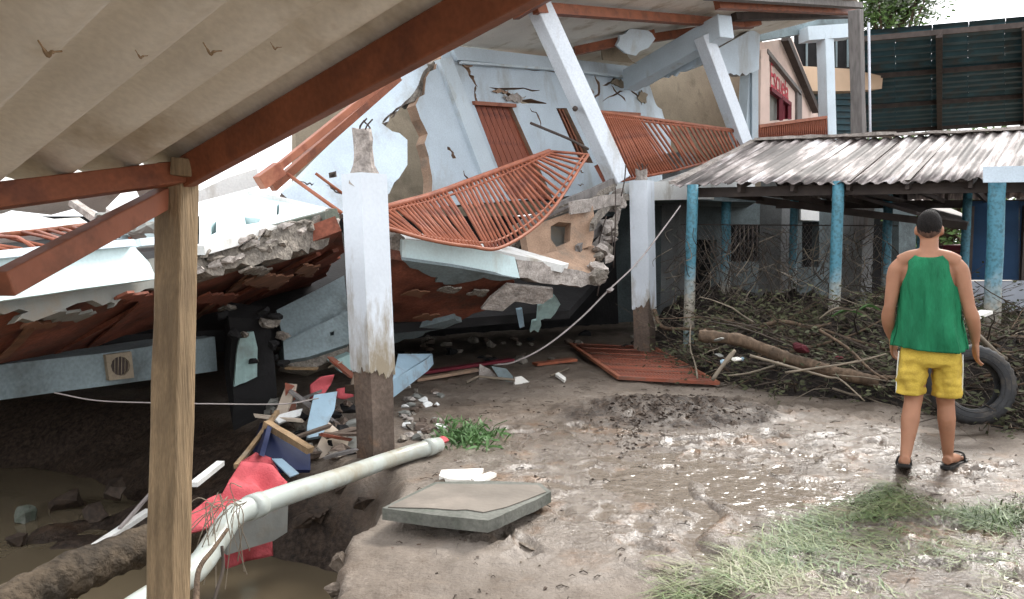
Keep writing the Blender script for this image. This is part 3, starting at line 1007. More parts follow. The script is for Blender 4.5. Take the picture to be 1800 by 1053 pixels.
slab('hanging_plaster', PH, [(1090, 62, 'j'), (1108, 50), (1140, 54, 'j'), (1152, 68), (1140, 84, 'j'), (1118, 98), (1100, 94, 'j'), (1084, 80, 'j')], .08, M['bluew'], cb, jag=.03)
slab('torn_ceiling', PH.off(-.6), [(1060, 66, 'j'), (1090, 58, 'j'), (1100, 90, 'j'), (1120, 112), (1060, 106, 'j')], .05, M['beige'], cb)
# the big wall beyond the tie beam and the corner pieces beside the wing
PB = PL((1260, 130, 14.6), (1330, 120, 15.6), (1260, 60, 14.6))
slab('torn_wall', PB, [(1250, 92), (1322, 52), (1336, 60), (1334, 122), (1322, 128, 'j'), (1290, 132, 'j'), (1276, 128, 'j'), (1262, 112)], .15, M['blue'], cb, side=M['concretel'])
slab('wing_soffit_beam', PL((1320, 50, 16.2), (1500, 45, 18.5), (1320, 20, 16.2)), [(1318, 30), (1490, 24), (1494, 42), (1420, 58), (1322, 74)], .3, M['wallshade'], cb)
slab('corner_jamb', PL((1325, 200, 15.8), (1340, 200, 16), (1325, 100, 15.8)), [(1317, 122), (1332, 120), (1332, 260), (1310, 260)], .2, M['bluew'], cb)

# leaning balcony columns and the tie beam
colA0, colA1 = at(1088, 318, 10.2), at(928, -30, 9.7)
ca = beam('leaning_column', colA0, colA1, .225, .225, M['colplain'], cb, up=(.62, -1, 0), bevel=.012, roll=.0)
tube('bolt_hole', [at(1011, 191, 9.66), at(1011, 191, 9.9)], .035, M['rust'], cb, 8)
colB0, colB1 = at(1313, 272, 13.0), at(1236, 62, 12.7)
beam('leaning_column', colB0, colB1, .225, .225, M['colplain'], cb, up=(.62, -1, 0), bevel=.012)
beam('tie_beam', at(1106, 142, 14.4), at(1276, 46, 12.5), .28, .36, M['bluew'], cb, bevel=.012, rough_end=.03)
slab('tie_beam_skirt', PL((1120, 150, 14.6), (1260, 90, 13.2), (1120, 120, 14.6)), [(1120, 140), (1245, 78), (1252, 106), (1200, 126, 'j'), (1150, 142, 'j'), (1132, 152, 'j')], .06, M['blue'], cb)

# balcony floor that still holds, right of the second column
PBal = PL((1150, 340, 11.0), (1320, 330, 13.1), (1150, 300, 11.0))
slab('balcony_edge', PBal, [(1098, 322), (1180, 318), (1325, 268), (1328, 356), (1240, 350), (1150, 352), (1098, 346)], .25, M['white'], cb)
PBu = Plane(at(1098, 346, 10.9), at(1328, 357, 13.1), at(1098, 346, 10.9) + Vector((-1.5, 1.2, .03)))
slab('balcony_floor', PBu, [(1100, 347), (1328, 356), (1300, 372), (1000, 372)], .1, M['wallshade'], cb)

# ---- fallen floor, right of the front column
PR1 = PL((705, 440, 7.15), (915, 475, 7.9), (705, 418, 7.15))
slab('floor_edge_panel', PR1, [(708, 421), (818, 430), (905, 452), (914, 489), (800, 468), (706, 455)], .08, M['turq'], cb, bulge=.01)
slab('floor_edge_core', PR1.off(-.05), [(690, 416, 'j'), (712, 418, 'j'), (712, 456, 'j'), (692, 455, 'j')], .25, M['concrete'], cb, jag=.05)
PRt = Plane(at(705, 421, 7.12), at(905, 452, 7.86), at(900, 436, 8.6))
slab('floor_top', PRt, [(706, 419), (818, 428), (990, 466), (1000, 463), (900, 434), (760, 412), (700, 408)], .08, M['white'], cb)
PR2 = PL((915, 470, 7.9), (1042, 495, 8.5), (915, 450, 7.9))
slab('broken_floor_edge', PR2.off(-.02), [(908, 456), (940, 460, 'j'), (1010, 474, 'j'), (1042, 484, 'j'), (1046, 500, 'j'), (1000, 502, 'j'), (914, 488)], .22, M['concretel'], cb, jag=.03)
for i in range(26):
    t = i / 25
    x, y, Y = (1046 + 30 * t + 14 * t * t, 495 - 95 * t - 65 * t * t, 8.5 + 2.0 * t)
    c = at(x + random.uniform(-10, 10), y + random.uniform(-10, 10), Y)
    chunk('floor_fragment', c, (random.uniform(.14, .32), random.uniform(.14, .3), random.uniform(.10, .24)), M['concretel'] if i % 3 else M['concrete'], cb, 100 + i, 16)
PUR = PL((700, 458, 7.15), (1040, 505, 8.5), (700, 602, 9.0))
slab('floor_underside', PUR, [(680, 452), (780, 472), (900, 492), (905, 498, 'j'), (880, 512, 'j'), (862, 540, 'j'), (800, 566, 'j'), (700, 588), (640, 600), (640, 450)], .10, M['redceil'], cb, bulge=.03, grid=.4)
slab('spalled_plaster', PUR.off(.03), [(706, 457), (800, 470), (908, 490), (880, 494, 'j'), (850, 488, 'j'), (815, 497, 'j'), (780, 500, 'j'), (765, 496), (770, 488, 'j'), (735, 474, 'j')], .03, M['wallshade'], cb, jag=.05)
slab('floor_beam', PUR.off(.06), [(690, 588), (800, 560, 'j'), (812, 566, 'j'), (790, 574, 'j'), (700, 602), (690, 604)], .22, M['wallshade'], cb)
for i, (x, y, w, h) in enumerate(((730, 520, 26, 8), (790, 512, 22, 7), (750, 560, 24, 7), (840, 518, 20, 8))):
    slab('peeled_flake', PUR.off(.05 + .01 * (i % 3)), [(x - w, y, 'j'), (x - w * .3, y - h, 'j'), (x + w, y - h * .8, 'j'), (x + w * .4, y + h * .6, 'j')], .015, (M['plankred'], M['concrete'])[i % 2], cb, jag=.03, step=.05)
PHu = PL((850, 530, 8.0), (970, 530, 8.3), (870, 500, 7.9))
slab('hanging_ceiling_board', PHu, [(892, 500), (972, 508), (972, 522, 'j'), (955, 534, 'j'), (905, 530, 'j'), (884, 547), (846, 544), (862, 524)], .03, M['concretel'], cb, jag=.02)
slab('hanging_ceiling_board', PHu.off(-.3), [(946, 538, 'j'), (975, 520, 'j'), (985, 535, 'j'), (968, 560, 'j'), (944, 565)], .03, M['greenplaster'], cb, jag=.02)
slab('hanging_ceiling_board', PHu.off(-.4), [(908, 545), (918, 543), (922, 574), (914, 577)], .03, M['ltblue'], cb)
slab('hanging_ceiling_board', PHu.off(-.5), [(936, 565, 'j'), (950, 560, 'j'), (946, 584, 'j'), (932, 584)], .03, M['greenplaster'], cb)
# folded upper part of that floor with its clay block wall
PK = PL((930, 420, 8.9), (1045, 390, 9.4), (930, 380, 9.0))
slab('block_wall', PK, [(922, 402), (1000, 374), (1042, 362, 'j'), (1044, 400, 'j'), (1040, 432, 'j'), (1010, 440), (932, 462)], .14, M['brick'], cb, [[(968, 398), (982, 390), (1004, 392), (1002, 424), (978, 434), (968, 420)]], .02)
slab('block_wall_back', PK.off(-.25), [(945, 380), (1015, 370), (1012, 440), (950, 450)], .05, M['greysheet'], cb)
slab('tilted_floor', Plane(at(930, 462, 8.4), at(1040, 492, 8.6), at(1040, 420, 9.6)), [(960, 468), (1034, 490), (1052, 440, 'j'), (1038, 428), (930, 452)], .08, M['brick'], cb, jag=.02)
for i, (a, b) in enumerate((((905, 402), (1080, 328)), ((915, 396), (1084, 318)), ((1000, 366), (1090, 350)), ((900, 436), (930, 404)), ((1015, 440), (1062, 392)), ((1020, 470), (1060, 420)), ((1040, 400), (1082, 340)))):
    beam('broken_batten', at(*a, 8.9 + .05 * i), at(*b, 10.1 + .05 * i), .05, .08 + .03 * (i % 3), (M['concrete'], M['greypost'], M['concretel'])[i % 3], cb, rough_end=.05, seg=4, wob=.015)
for a, b in (((1082, 330), (1078, 470)), ((1062, 420), (1050, 520)), ((1075, 400), (1072, 455)), ((1050, 440), (1066, 380)), ((1100, 290), (1092, 345))):
    tube('reinforcing_bar', spline([at(*a, 9.6), at((a[0] + b[0]) / 2 + random.uniform(-4, 4), (a[1] + b[1]) / 2, 9.5), at(*b, 9.5)]), .008, M['rust'], cb, 6)

# ---- fallen floor, left of the front column
PL1 = PL((0, 490, 3.75), (275, 462, 4.75), (0, 530, 3.72))
slab('floor_edge_panel', PL1.off(.05), [(-60, 458), (100, 447), (236, 434), (262, 462), (275, 490), (140, 508), (-60, 538)], .08, M['turq'], cb, bulge=.012)
slab('floor_rim', PL1.off(.10), [(-60, 446), (120, 428), (236, 420), (240, 432), (120, 442), (-60, 460)], .10, M['bluew'], cb)
slab('floor_rim', PL1.off(.04), [(246, 419), (300, 414), (300, 428), (249, 432)], .10, M['bluew'], cb)
slab('floor_edge_core', PL1.off(-.06), [(-60, 528), (140, 502), (260, 480), (262, 455), (310, 448), (310, 500, 'j'), (255, 508, 'j'), (200, 540, 'j'), (195, 530, 'j'), (120, 540, 'j'), (60, 565, 'j'), (25, 568, 'j'), (50, 548, 'j'), (-60, 560)], .05, M['greysheet'], cb, jag=.025, step=.06)
PUL = PL((0, 545, 3.92), (590, 425, 6.5), (0, 636, 5.3))
slab('floor_underside', PUL, [(-60, 548), (140, 512), (300, 492), (480, 452), (600, 405), (604, 440, 'j'), (560, 492, 'j'), (480, 548, 'j'), (430, 560), (390, 592), (-60, 642)], .12, M['redceil'], cb, bulge=.05, grid=.4)
for a, b in (((60, 640), (330, 494)), ((250, 604), (560, 446)), ((330, 596), (590, 440))):
    beam('ceiling_batten', PUL.off(.02).hit(*a), PUL.off(.02).hit(*b), .06, .03, M['redceil'], cb, up=PUL.n)
for i in (1, 6, 10):
    t = (i + random.uniform(-.4, .4)) / 12
    a, b = PUL.off(.035).hit(-50 + 430 * t, 640 - 52 * t), PUL.off(.035).hit(60 + 545 * t, 526 - 112 * t)
    a, b = a.lerp(b, random.uniform(0, .3)), b.lerp(a, random.uniform(0, .3))
    beam('ceiling_board', a, b, random.uniform(.06, .2), .012, (M['redceil'], M['plankred'], M['redceil'])[i % 3], cb, up=PUL.n, seg=3, wob=.008)
for i, (x, y, w, h) in enumerate(((70, 575, 30, 9), (235, 528, 34, 12), (450, 480, 30, 9), (540, 480, 22, 14), (110, 560, 60, 12), (470, 500, 44, 16), (380, 530, 40, 14))):
    slab('peeled_flake', PUL.off(.075 + .01 * (i % 3)), [(x - w, y, 'j'), (x - w * .3, y - h, 'j'), (x + w, y - h * .8, 'j'), (x + w * .4, y + h * .6, 'j')], .015, (M['plankred'], M['redceil'], M['concrete'], M['plankred'], M['greysheet'])[i % 5], cb, jag=.03, step=.05)
PLB = PL((0, 670, 5.2), (380, 622, 6.9), (0, 640, 5.2))
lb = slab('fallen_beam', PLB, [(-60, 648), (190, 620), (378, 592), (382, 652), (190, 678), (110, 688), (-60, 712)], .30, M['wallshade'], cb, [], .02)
lf = slab('fan_frame', PLB.off(.03), [(186, 624), (231, 618), (236, 664), (192, 669)], .03, M['beige'], cb, [[(212 + 17 * math.cos(a * .5236), 643.5 + 17 * math.sin(a * .5236)) for a in range(12)]])
cen = PLB.off(.012).hit(213, 643)
vs = [cen + (PLB.u * math.cos(a) + PLB.v * math.sin(a)) *   .085 for a in [i * math.pi / 12 for i in range(24)]]
vs = vs + [v - PLB.n * .05 for v in vs]
mk('fan_grille', vs, [tuple(range(24)), tuple(reversed(range(24, 48)))] + [((i + 1) % 24, i, i + 24, (i + 1) % 24 + 24) for i in range(24)], M['rust'], lf)
for i in range(5):
    a = -.06 + .03 * i
    tube('grille_bar', [cen + PLB.u * a + PLB.v * math.sqrt(  .085 ** 2 - a * a) + PLB.n * .004, cen + PLB.u * a - PLB.v * math.sqrt(  .085 ** 2 - a * a) + PLB.n * .004], .003, M['beige'], lf, 5)
# layered broken edge between the wooden post and the front column
PBE = PL((360, 460, 5.0), (600, 395, 6.35), (360, 420, 5.05))
slab('broken_floor_edge', PBE, [(330, 448, 'j'), (440, 424, 'j'), (520, 396, 'j'), (590, 376, 'j'), (600, 405, 'j'), (560, 438, 'j'), (470, 458, 'j'), (330, 490)], .3, M['concrete'], cb, jag=.03, step=.06, bulge=.08, grid=.08)
rb = random.Random(5)
for i in range(34):
    t = rb.random(); lay = rb.choice((0, 1, 2))
    x = 345 + 245 * t; y = 468 - 74 * t - 13 + lay * 14 + rb.uniform(-4, 4) - 8
    c = PBE.off(.02).hit(x, y)
    vs, fs = chunk_geo((0, 0, 0), (rb.uniform(.10, .26), .09, rb.uniform(.05, .09)), 300 + i, 12)
    rot = Matrix((PBE.u, PBE.n, Vector((0, 0, 1)))).transposed()
    mk('concrete_block', [rot @ v + c for v in vs], fs, M['concretel'] if rb.random() < .35 else M['concrete'], cb)
slab('mossy_slab_end', PBE.off(.06), [(572, 372, 'j'), (592, 366, 'j'), (596, 396, 'j'), (578, 400, 'j')], .12, M['mossy'], cb)
PT1 = Plane(at(360, 440, 5.0), at(575, 374, 6.4), at(460, 340, 7.2))
slab('fallen_wall', PT1, [(350, 440), (350, 356), (440, 338), (575, 372), (556, 380), (478, 402), (430, 412)], .1, M['turq'], cb, [[(430, 382), (458, 385), (456, 392), (432, 396)], [(487, 361), (491, 360), (490, 378), (486, 379)], [(371, 395), (380, 391), (380, 408), (371, 412)]], .02, bulge=.02)
beam('rim_beam', at(350, 440, 4.95), at(480, 404, 5.7), .08, .06, M['white'], cb)
beam('rim_beam', at(470, 404, 5.75), at(575, 376, 6.3), .06, .05, M['mossy'], cb)
beam('rim_beam', at(440, 338, 7.1), at(580, 372, 6.5), .05, .04, M['white'], cb)
slab('fallen_wall', PL((360, 340, 7.6), (480, 300, 8.0), (360, 300, 7.6)), [(345, 356), (345, 338), (400, 312), (452, 296), (458, 326), (400, 342)], .1, M['white'], cb)
# pieces in the upper left gap
slab('fallen_wall', PL((0, 400, 6.4), (160, 380, 7.2), (0, 360, 6.6)), [(-60, 416), (-60, 384), (30, 372), (95, 385), (140, 382), (160, 395), (60, 408)], .1, M['white'], cb, jag=.03)
slab('fallen_ceiling', PL((0, 370, 6.9), (290, 330, 8.2), (0, 330, 6.6)), [(-60, 400), (-60, 330), (330, 290), (340, 330), (262, 362), (205, 390), (150, 362), (90, 378), (20, 370)], .06, M['asb'], cb)
slab('fallen_wall', PL((240, 360, 6.0), (300, 350, 6.2), (240, 330, 6.2)), [(186, 366), (212, 340), (238, 332), (245, 346), (220, 360), (196, 372)], .08, M['white'], cb)
slab('fallen_wall', PL((270, 400, 5.6), (300, 390, 5.8), (270, 370, 5.8)), [(196, 420, 'j'), (240, 388, 'j'), (270, 374), (310, 366), (310, 418), (240, 424)], .1, M['wallshade'], cb)
beam('broken_batten', at(128, 356, 6.2), at(180, 392, 5.8), .06, .05, M['concretel'], cb)
for i, (x, y, s) in enumerate(((262, 402, .16), (285, 408, .14), (240, 412, .12), (225, 404, .10), (178, 380, .12), (300, 402, .16))):
    chunk('concrete_block', at(x, y, 5.3), (s * 1.5, s, s * .7), M['concrete'] if i % 2 else M['greysheet'], cb, 40 + i)

# cavity below the floors: walls put in at the back and the side against stray light
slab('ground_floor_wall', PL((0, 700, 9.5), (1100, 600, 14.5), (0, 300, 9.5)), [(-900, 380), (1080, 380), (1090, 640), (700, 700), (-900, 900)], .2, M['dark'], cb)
slab('cavity_light_stop', Plane(Vector((-5.6, 3.2, -1)), Vector((-6.4, 10, -1)), Vector((-5.6, 3.2, 2))), [(-700, 300), (-90, 300), (-90, 900), (-700, 1000)], .2, M['dark'], cb)  # unseen wall added left of the view to keep light out
PFl = Plane(at(-300, 430, 5.6), at(640, 395, 8.2), at(-300, 330, 8.8))
# the upper floor lying behind, keeps the sky light out of the cavity
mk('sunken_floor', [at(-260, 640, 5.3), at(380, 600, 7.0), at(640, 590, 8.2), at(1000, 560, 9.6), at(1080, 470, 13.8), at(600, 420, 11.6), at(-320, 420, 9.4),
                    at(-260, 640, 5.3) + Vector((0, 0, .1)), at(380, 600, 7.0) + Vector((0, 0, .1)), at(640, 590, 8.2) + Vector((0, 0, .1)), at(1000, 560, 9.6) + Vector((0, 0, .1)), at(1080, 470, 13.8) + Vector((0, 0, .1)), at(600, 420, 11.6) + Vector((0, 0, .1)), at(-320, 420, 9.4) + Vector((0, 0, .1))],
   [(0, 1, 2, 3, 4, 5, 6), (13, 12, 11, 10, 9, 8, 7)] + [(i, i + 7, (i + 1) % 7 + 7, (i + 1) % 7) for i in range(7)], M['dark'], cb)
# stub of an inner column with a patch of plaster, and the tilted beams beside it
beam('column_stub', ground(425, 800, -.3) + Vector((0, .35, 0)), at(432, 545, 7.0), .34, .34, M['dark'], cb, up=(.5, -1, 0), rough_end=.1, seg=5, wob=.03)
slab('plaster_patch', PL((415, 630, 6.72), (450, 630, 6.8), (415, 590, 6.72)), [(425, 586), (446, 583), (453, 612, 'j'), (452, 662), (432, 672, 'j'), (412, 680), (416, 625, 'j')], .05, M['greenplaster'], cb, jag=.01)
for i in range(22):
    c = at(rb.uniform(385, 500), rb.uniform(540, 640), rb.uniform(6.6, 7.1))
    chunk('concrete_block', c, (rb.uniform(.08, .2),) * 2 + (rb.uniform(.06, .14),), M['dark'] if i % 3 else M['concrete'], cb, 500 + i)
PDW = PL((490, 590, 7.3), (610, 540, 7.7), (490, 550, 7.4))
slab('tilted_wall', PDW, [(486, 545), (560, 508), (605, 484), (612, 548), (500, 606)], .1, M['wallshade'], cb)
slab('tilted_beam', PDW.off(.12), [(498, 602), (612, 546), (614, 604), (540, 628), (500, 634)], .25, M['wallshade'], cb, [[(580, 584), (587, 582), (587, 589), (581, 590)]])
slab('tilted_beam_foot', PDW.off(.02), [(495, 640), (612, 606), (614, 622), (545, 650)], .2, M['concrete'], cb)
slab('fallen_lintel', PL((580, 640, 7.2), (620, 630, 7.3), (580, 620, 7.2)), [(582, 636), (618, 622), (620, 650), (600, 655)], .15, M['greenplaster'], cb)

# red roof truss of the building, torn down behind the front column
tr = thing('fallen_roof_truss', at(470, 318, 6.6).xy.to_3d(), 'faded red steel roof truss fallen behind the front column', 'truss')
beam('upper_chord', at(462, 316, 6.7), at(745, 88, 8.0), .07, .06, M['redlite'], tr, bevel=.006)
beam('lower_chord', at(478, 330, 6.9), at(700, 136, 8.1), .07, .075, M['redsteel'], tr, bevel=.006)
beam('joint_plate', at(456, 322, 6.6), at(492, 296, 6.75), .10, .12, M['redlite'], tr, bevel=.006)
tube('rod', [at(505, 306, 6.8), at(600, 374, 6.6)], .018, M['redlite'], tr, 6)
tube('rod', [at(555, 305, 6.9), at(602, 340, 6.9)], .014, M['redsteel'], tr, 6)

# ------------------------------------------------------------------ free standing columns in front
def column(name, base, top, w, label, jag_l, jag_r, rotz, tilt_cut=.0, core_top=.0):
    """square column: dark mud-stained core, painted plaster jacket broken off along a jagged line at the bottom, bare concrete stub on top"""
    t = thing(name, base, label, 'column', None)
    base, top = Vector(base), Vector(top)
    ax = (top - base)
    ca_, sa_ = math.cos(rotz), math.sin(rotz)
    cor = [(-1, -1), (1, -1), (1, 1), (-1, 1)]
    cor = [Vector((a * ca_ - b * sa_, a * sa_ + b * ca_, 0)) * .5 for a, b in cor]
    vs, fs = [], []
    rr = random.Random(len(label))
    for k in range(9):
        f = k / 8
        for c in cor:
            e = Vector((rr.uniform(-1, 1), rr.uniform(-1, 1), 0)) * .006
            vs.append(base - Vector((0, 0, .6)) * (k == 0) + ax * f + c * (w - .03) + e)
    for k in range(8):
        for i in range(4):
            j = (i + 1) % 4
            fs.append((4 * k + i, 4 * k + j, 4 * k + 4 + j, 4 * k + 4 + i))
    fs.append((32, 33, 34, 35))
    mk('core', vs, fs, M['mudstain'], t)
    # jacket: one strip round the shaft with a broken lower edge and a pointed upper edge
    n = 22
    lo, hi = [], []
    for i in range(4):
        for q in range(n):
            s = q / n
            c = cor[i].lerp(cor[(i + 1) % 4], s)
            hgt = jag_l[i] + (jag_r[i] - jag_l[i]) * s + .09 * mnoise.noise(Vector((i * 3.1 + s * 3.5, w * 50, 0))) + .03 * mnoise.noise(Vector((i * 9.1 + s * 12, w * 50, 4))) + rr.uniform(-.006, .006)
            lo.append(base + ax * (hgt / ax.length) + c * w)
            mid = abs(s - .5) * 2
            hi.append(base + ax * (1 - tilt_cut * (1 - mid)) + c * w)
    N4 = 4 * n
    vs = lo + hi + [base + (p - base) + ((base + ax * ((p - base).dot(ax) / ax.length_squared)) - p).normalized() * .022 for p in lo] + [hi_p for hi_p in hi]
    fs = []
    for i in range(N4):
        j = (i + 1) % N4
        fs.append((i, j, N4 + j, N4 + i))
        fs.append((j, i, 2 * N4 + i, 2 * N4 + j))
    mk('plaster_jacket', vs, fs, M['colpaint'], t)
    if core_top:
        vs, fs = [], []
        m = 10
        for k in range(6):
            f = k / 5
            for i in range(m):
                a = 2 * math.pi * i / m
                r_ = w * (.52 - .20 * min(1, f * 2.2)) * rr.uniform(.88, 1.08)
                vs.append(top + ax.normalized() * (-.08 + (core_top + .08) * f) + Vector((math.cos(a), math.sin(a), 0)) * r_ + Vector((0, 0, rr.uniform(-.02, .02))))
        for k in range(5):
            for i in range(m):
                j = (i + 1) % m
                fs.append((k * m + i, k * m + j, k * m + m + j, k * m + m + i))
        fs.append(tuple(range(5 * m, 6 * m)))
        mk('bare_stub', vs, fs, M['concretel'], t)
        for q in range(4):
            p = top + ax.normalized() * (core_top * .9) + Vector((rr.uniform(-.06, .06), rr.uniform(-.06, .06), 0))
            tube('reinforcing_bar', spline([p, p + Vector((rr.uniform(-.02, .02), 0, .05)), p + Vector((rr.uniform(-.06, .06), rr.uniform(-.03, .03), .10))], 3), .006, M['rust'], t, 5)
    return t


b1 = ground(662, 800)
column('concrete_column', b1, at(640, 306, b1.y), .222, 'white painted concrete column with a brown mud-stained foot, nearest of the broken columns', (.62, .56, .60, .6), (.58, .66, .6, .62), R(47), .0, .30)
b2 = ground(1134, 624)
column('concrete_column', b2, at(1128, 318, b2.y), .245, 'white concrete column with its lower plaster peeled off diagonally, next to the walkway', (.75, .35, .6, .6), (.40, .5, .6, .7), R(58), .0, .14)

# ------------------------------------------------------------------ balcony railings
def railing_bars(parent, T, B, n, r, m, Ymid=None):
    for i in range(n):
        t = i / (n - 1)
        f = t * (len(T) - 1); k = min(int(f), len(T) - 2); a = T[k].lerp(T[k + 1], f - k)
        f = t * (len(B) - 1); k = min(int(f), len(B) - 2); b = B[k].lerp(B[k + 1], f - k)
        if random.random() < .04:
            continue
        k_ = .035 if random.random() < .2 else .008
        mid = a.lerp(b, random.uniform(.35, .65)) + Vector((random.uniform(-1, 1), random.uniform(-1, 1), random.uniform(-1, 1))) * k_
        tube('bar', [a, mid, b], r, m, parent, 5)


r1 = thing('bent_railing', at(860, 430, 8).xy.to_3d(), 'red steel balcony railing hanging bent and twisted like a hammock', 'railing')
T1 = spline([at(606, 390, 6.8), at(688, 362, 7.1), at(757, 343, 7.6), at(826, 318, 8.1), at(896, 292, 8.6), at(966, 266, 9.1)], 8)
B1 = spline([at(672, 398, 6.7), at(752, 421, 6.95), at(825, 433, 7.2), at(886, 433, 7.5), at(966, 374, 8.3), at(1034, 272, 9.3)], 8)
tube('top_rail', T1, .030, M['redrail'], r1, 8)
T1b = [a.lerp(b, .10) for a, b in zip(T1, B1)]
tube('rail', T1b, .012, M['redrail'], r1, 6)
tube('bottom_rail', B1, .017, M['redlite'], r1, 8)
tube('rail', [a.lerp(b, .90) for a, b in zip(T1, B1)], .011, M['redlite'], r1, 6)
railing_bars(r1, T1, B1, 54, .0165, M['redrail'])
tube('loose_bar', [at(932, 216, 9.4), at(1000, 244, 9.5), at(1034, 262, 9.3)], .016, M['rust'], r1, 6)

r2 = thing('balcony_railing', at(1180, 290, 11.6), 'straight red balcony railing between the two leaning columns', 'railing')
T2 = [at(1046, 196, 10.6), at(1120, 206, 11.3), at(1290, 229, 12.9)]
B2 = [at(1092, 318, 10.5), at(1186, 300, 11.4), at(1306, 268, 12.9)]
tube('top_rail', T2, .026, M['redlite'], r2, 8)
tube('rail', [a.lerp(b, .07) for a, b in zip(T2, B2)], .016, M['redrail'], r2, 6)
tube('bottom_rail', B2, .02, M['redrail'], r2, 8)
railing_bars(r2, T2, B2, 40, .018, M['redrail'])

r3 = thing('fallen_railing', at(60, 425, 5.6).xy.to_3d(), 'red railing lying flat on the fallen floor at the left edge', 'railing')
T3 = [at(-60, 420, 5.5), at(60, 408, 5.8), at(156, 396, 6.1)]
B3 = [at(-60, 446, 4.7), at(40, 446, 4.8), at(100, 434, 5.0)]
tube('top_rail', T3, .022, M['redsteel'], r3, 8)
tube('bottom_rail', B3, .016, M['redrail'], r3, 6)
railing_bars(r3, [at(-160, 424, 5.3), at(150, 398, 6.0)], [at(-60, 446, 4.7), at(230, 420, 5.3)], 14, .013, M['redrail'])

# red grille lying on the mud
gr = thing('fallen_grille', ground(1130, 645), 'red steel window grille lying flat on the mud below the second column', 'grille')
gc = [ground(1004, 614), ground(1150, 618), ground(1262, 682), ground(1088, 672)]
gc = [p + Vector((0, 0, .05)) for p in gc]
gc[0].z += .02
for a, b in ((0, 1), (1, 2), (2, 3), (3, 0)):
    beam('frame', gc[a], gc[b], .04, .035, M['redlite'] if a in (1, 3) else M['redgrille'], gr)
for i in range(1, 26):
    t = i / 26
    tube('bar', [gc[0].lerp(gc[1], t), gc[3].lerp(gc[2], t)], .016, M['redgrille'], gr, 5)
for i in range(1, 6):
    t = i / 6
    tube('cross_bar', [gc[0].lerp(gc[3], t) + Vector((0, 0, .015)), gc[1].lerp(gc[2], t) + Vector((0, 0, .015))], .011, M['redgrille'], gr, 5)

# ------------------------------------------------------------------ covered walkway
wk = thing('covered_walkway', (4, 10, 0), 'covered walkway with streaked corrugated roof on blue and white posts', 'walkway')
E0, E1 = at(1186, 324, 10.2), at(1960, 306, 8.2)
R0, R1 = at(1328, 250, 11.9), at(1960, 226, 10.0)
RB0, RB1 = R0 + Vector((.9, 1.4, -.75)), R1 + Vector((.75, 1.6, -.75))
wlen = (E1 - E0).length
nsh = 7
for side_ in (0, 1):
    e0, e1 = (E0, E1) if side_ == 0 else (RB0, RB1)
    for k in range(nsh):
        nu, nw = 40, 6
        vs, fs, uvs = [], [], []
        nrm = (e1 - e0).cross(R0 - e0).normalized()
        if nrm.z < 0: nrm = -nrm
        for i in range(nu + 1):
            s = (k + i / nu * 1.04) / nsh
            for j in range(nw + 1):
                t = -.03 + 1.04 * j / nw + (random.uniform(-.015, .0) if j == 0 else 0)
                p = e0.lerp(e1, s).lerp(R0.lerp(R1, s), t)
                p = p + nrm * (.017 * math.sin(2 * math.pi * s * wlen / .15) + .006 * (k % 2) + .02 * math.sin(s * 9 + t))
                vs.append(p); uvs.append((s * wlen, t * 1.9))
        nb = len(vs)
        vs += [p - nrm * .007 for p in vs]
        for i in range(nu):
            for j in range(nw):
                a = i * (nw + 1) + j
                q = (a, a + nw + 1, a + nw + 2, a + 1)
                fs.append(q); fs.append(tuple(nb + z for z in reversed(q)))
        for i in range(nu):
            a = i * (nw + 1); fs.append((a + nw + 1, a, a + nb, a + nw + 1 + nb))
        o = mk('roof_sheet', vs, fs, M['oldroof'], wk, smooth=True)
        ul = o.data.uv_layers.new(name='UVMap')
        for lp in o.data.loops:
            ul.data[lp.index].uv = uvs[lp.vertex_index % nb]
# ridge caps, barge board, eave purlins
for k in range(7):
    a, b = R0.lerp(R1, k / 7), R0.lerp(R1, (k + 1.04) / 7)
    beam('ridge_cap', a + Vector((0, 0, .03)), b + Vector((0, 0, .035)), .26, .035, M['concretel'], wk, roll=random.uniform(-.06, .06), seg=4, wob=.012)
beam('barge_board', E0 + Vector((-.03, 0, .02)), R0 + Vector((-.03, 0, .02)), .10, .04, M['concretel'], wk, seg=6, wob=.01)
ed = (E1 - E0).normalized()
dn = Vector((0, 0, -1))
beam('eave_beam', E0 + dn * .10 + ed * .1 + Vector((.12, .16, 0)), E1 + dn * .10 + Vector((.12, .16, 0)), .07, .12, M['rust'], wk)
beam('eave_beam', E0.lerp(RB0, .92) + dn * .12, E1.lerp(RB1, .92) + dn * .12, .07, .12, M['rust'], wk)
for k in range(8):
    s = .04 + .95 * k / 7
    a = E0.lerp(E1, s) + dn * .05; b = R0.lerp(R1, s) + dn * .06
    beam('rafter', a, b, .05, .08, M['rust'], wk)
    beam('rafter', b, RB0.lerp(RB1, s) + dn * .05, .05, .08, M['rust'], wk)
    beam('tie', a + dn * .03, RB0.lerp(RB1, s) + dn * .08, .04, .07, M['rust'], wk)
pale = slab('fascia_panel', PL((1735, 305, 8.45), (1800, 303, 8.3), (1735, 280, 8.45)), [(1728, 293), (1960, 288), (1960, 318), (1728, 321)], .04, M['blue'], wk)


def post(px, Y, lean=0.0, topY=None, zt=2.2, r=.062):
    p = at(px, 560, Y); p.z = -.1
    q = Vector((p.x + lean, p.y, zt))
    pts = [p.lerp(q, i / 8) + Vector((random.uniform(-.004, .004), random.uniform(-.004, .004), 0)) for i in range(9)]
    return tube('post', pts, r, M['bluepost'], wk, 12)


for px, Y, r in ((1210, 9.95, .068), (1466, 9.35, .066), (1745, 8.55, .085), (1275, 12.6, .075), (1391, 12.3, .06), (1556, 11.6, .065), (1690, 11.2, .06), (1610, 14.0, .05)):
    post(px, Y, random.uniform(-.03, .03), r=r)
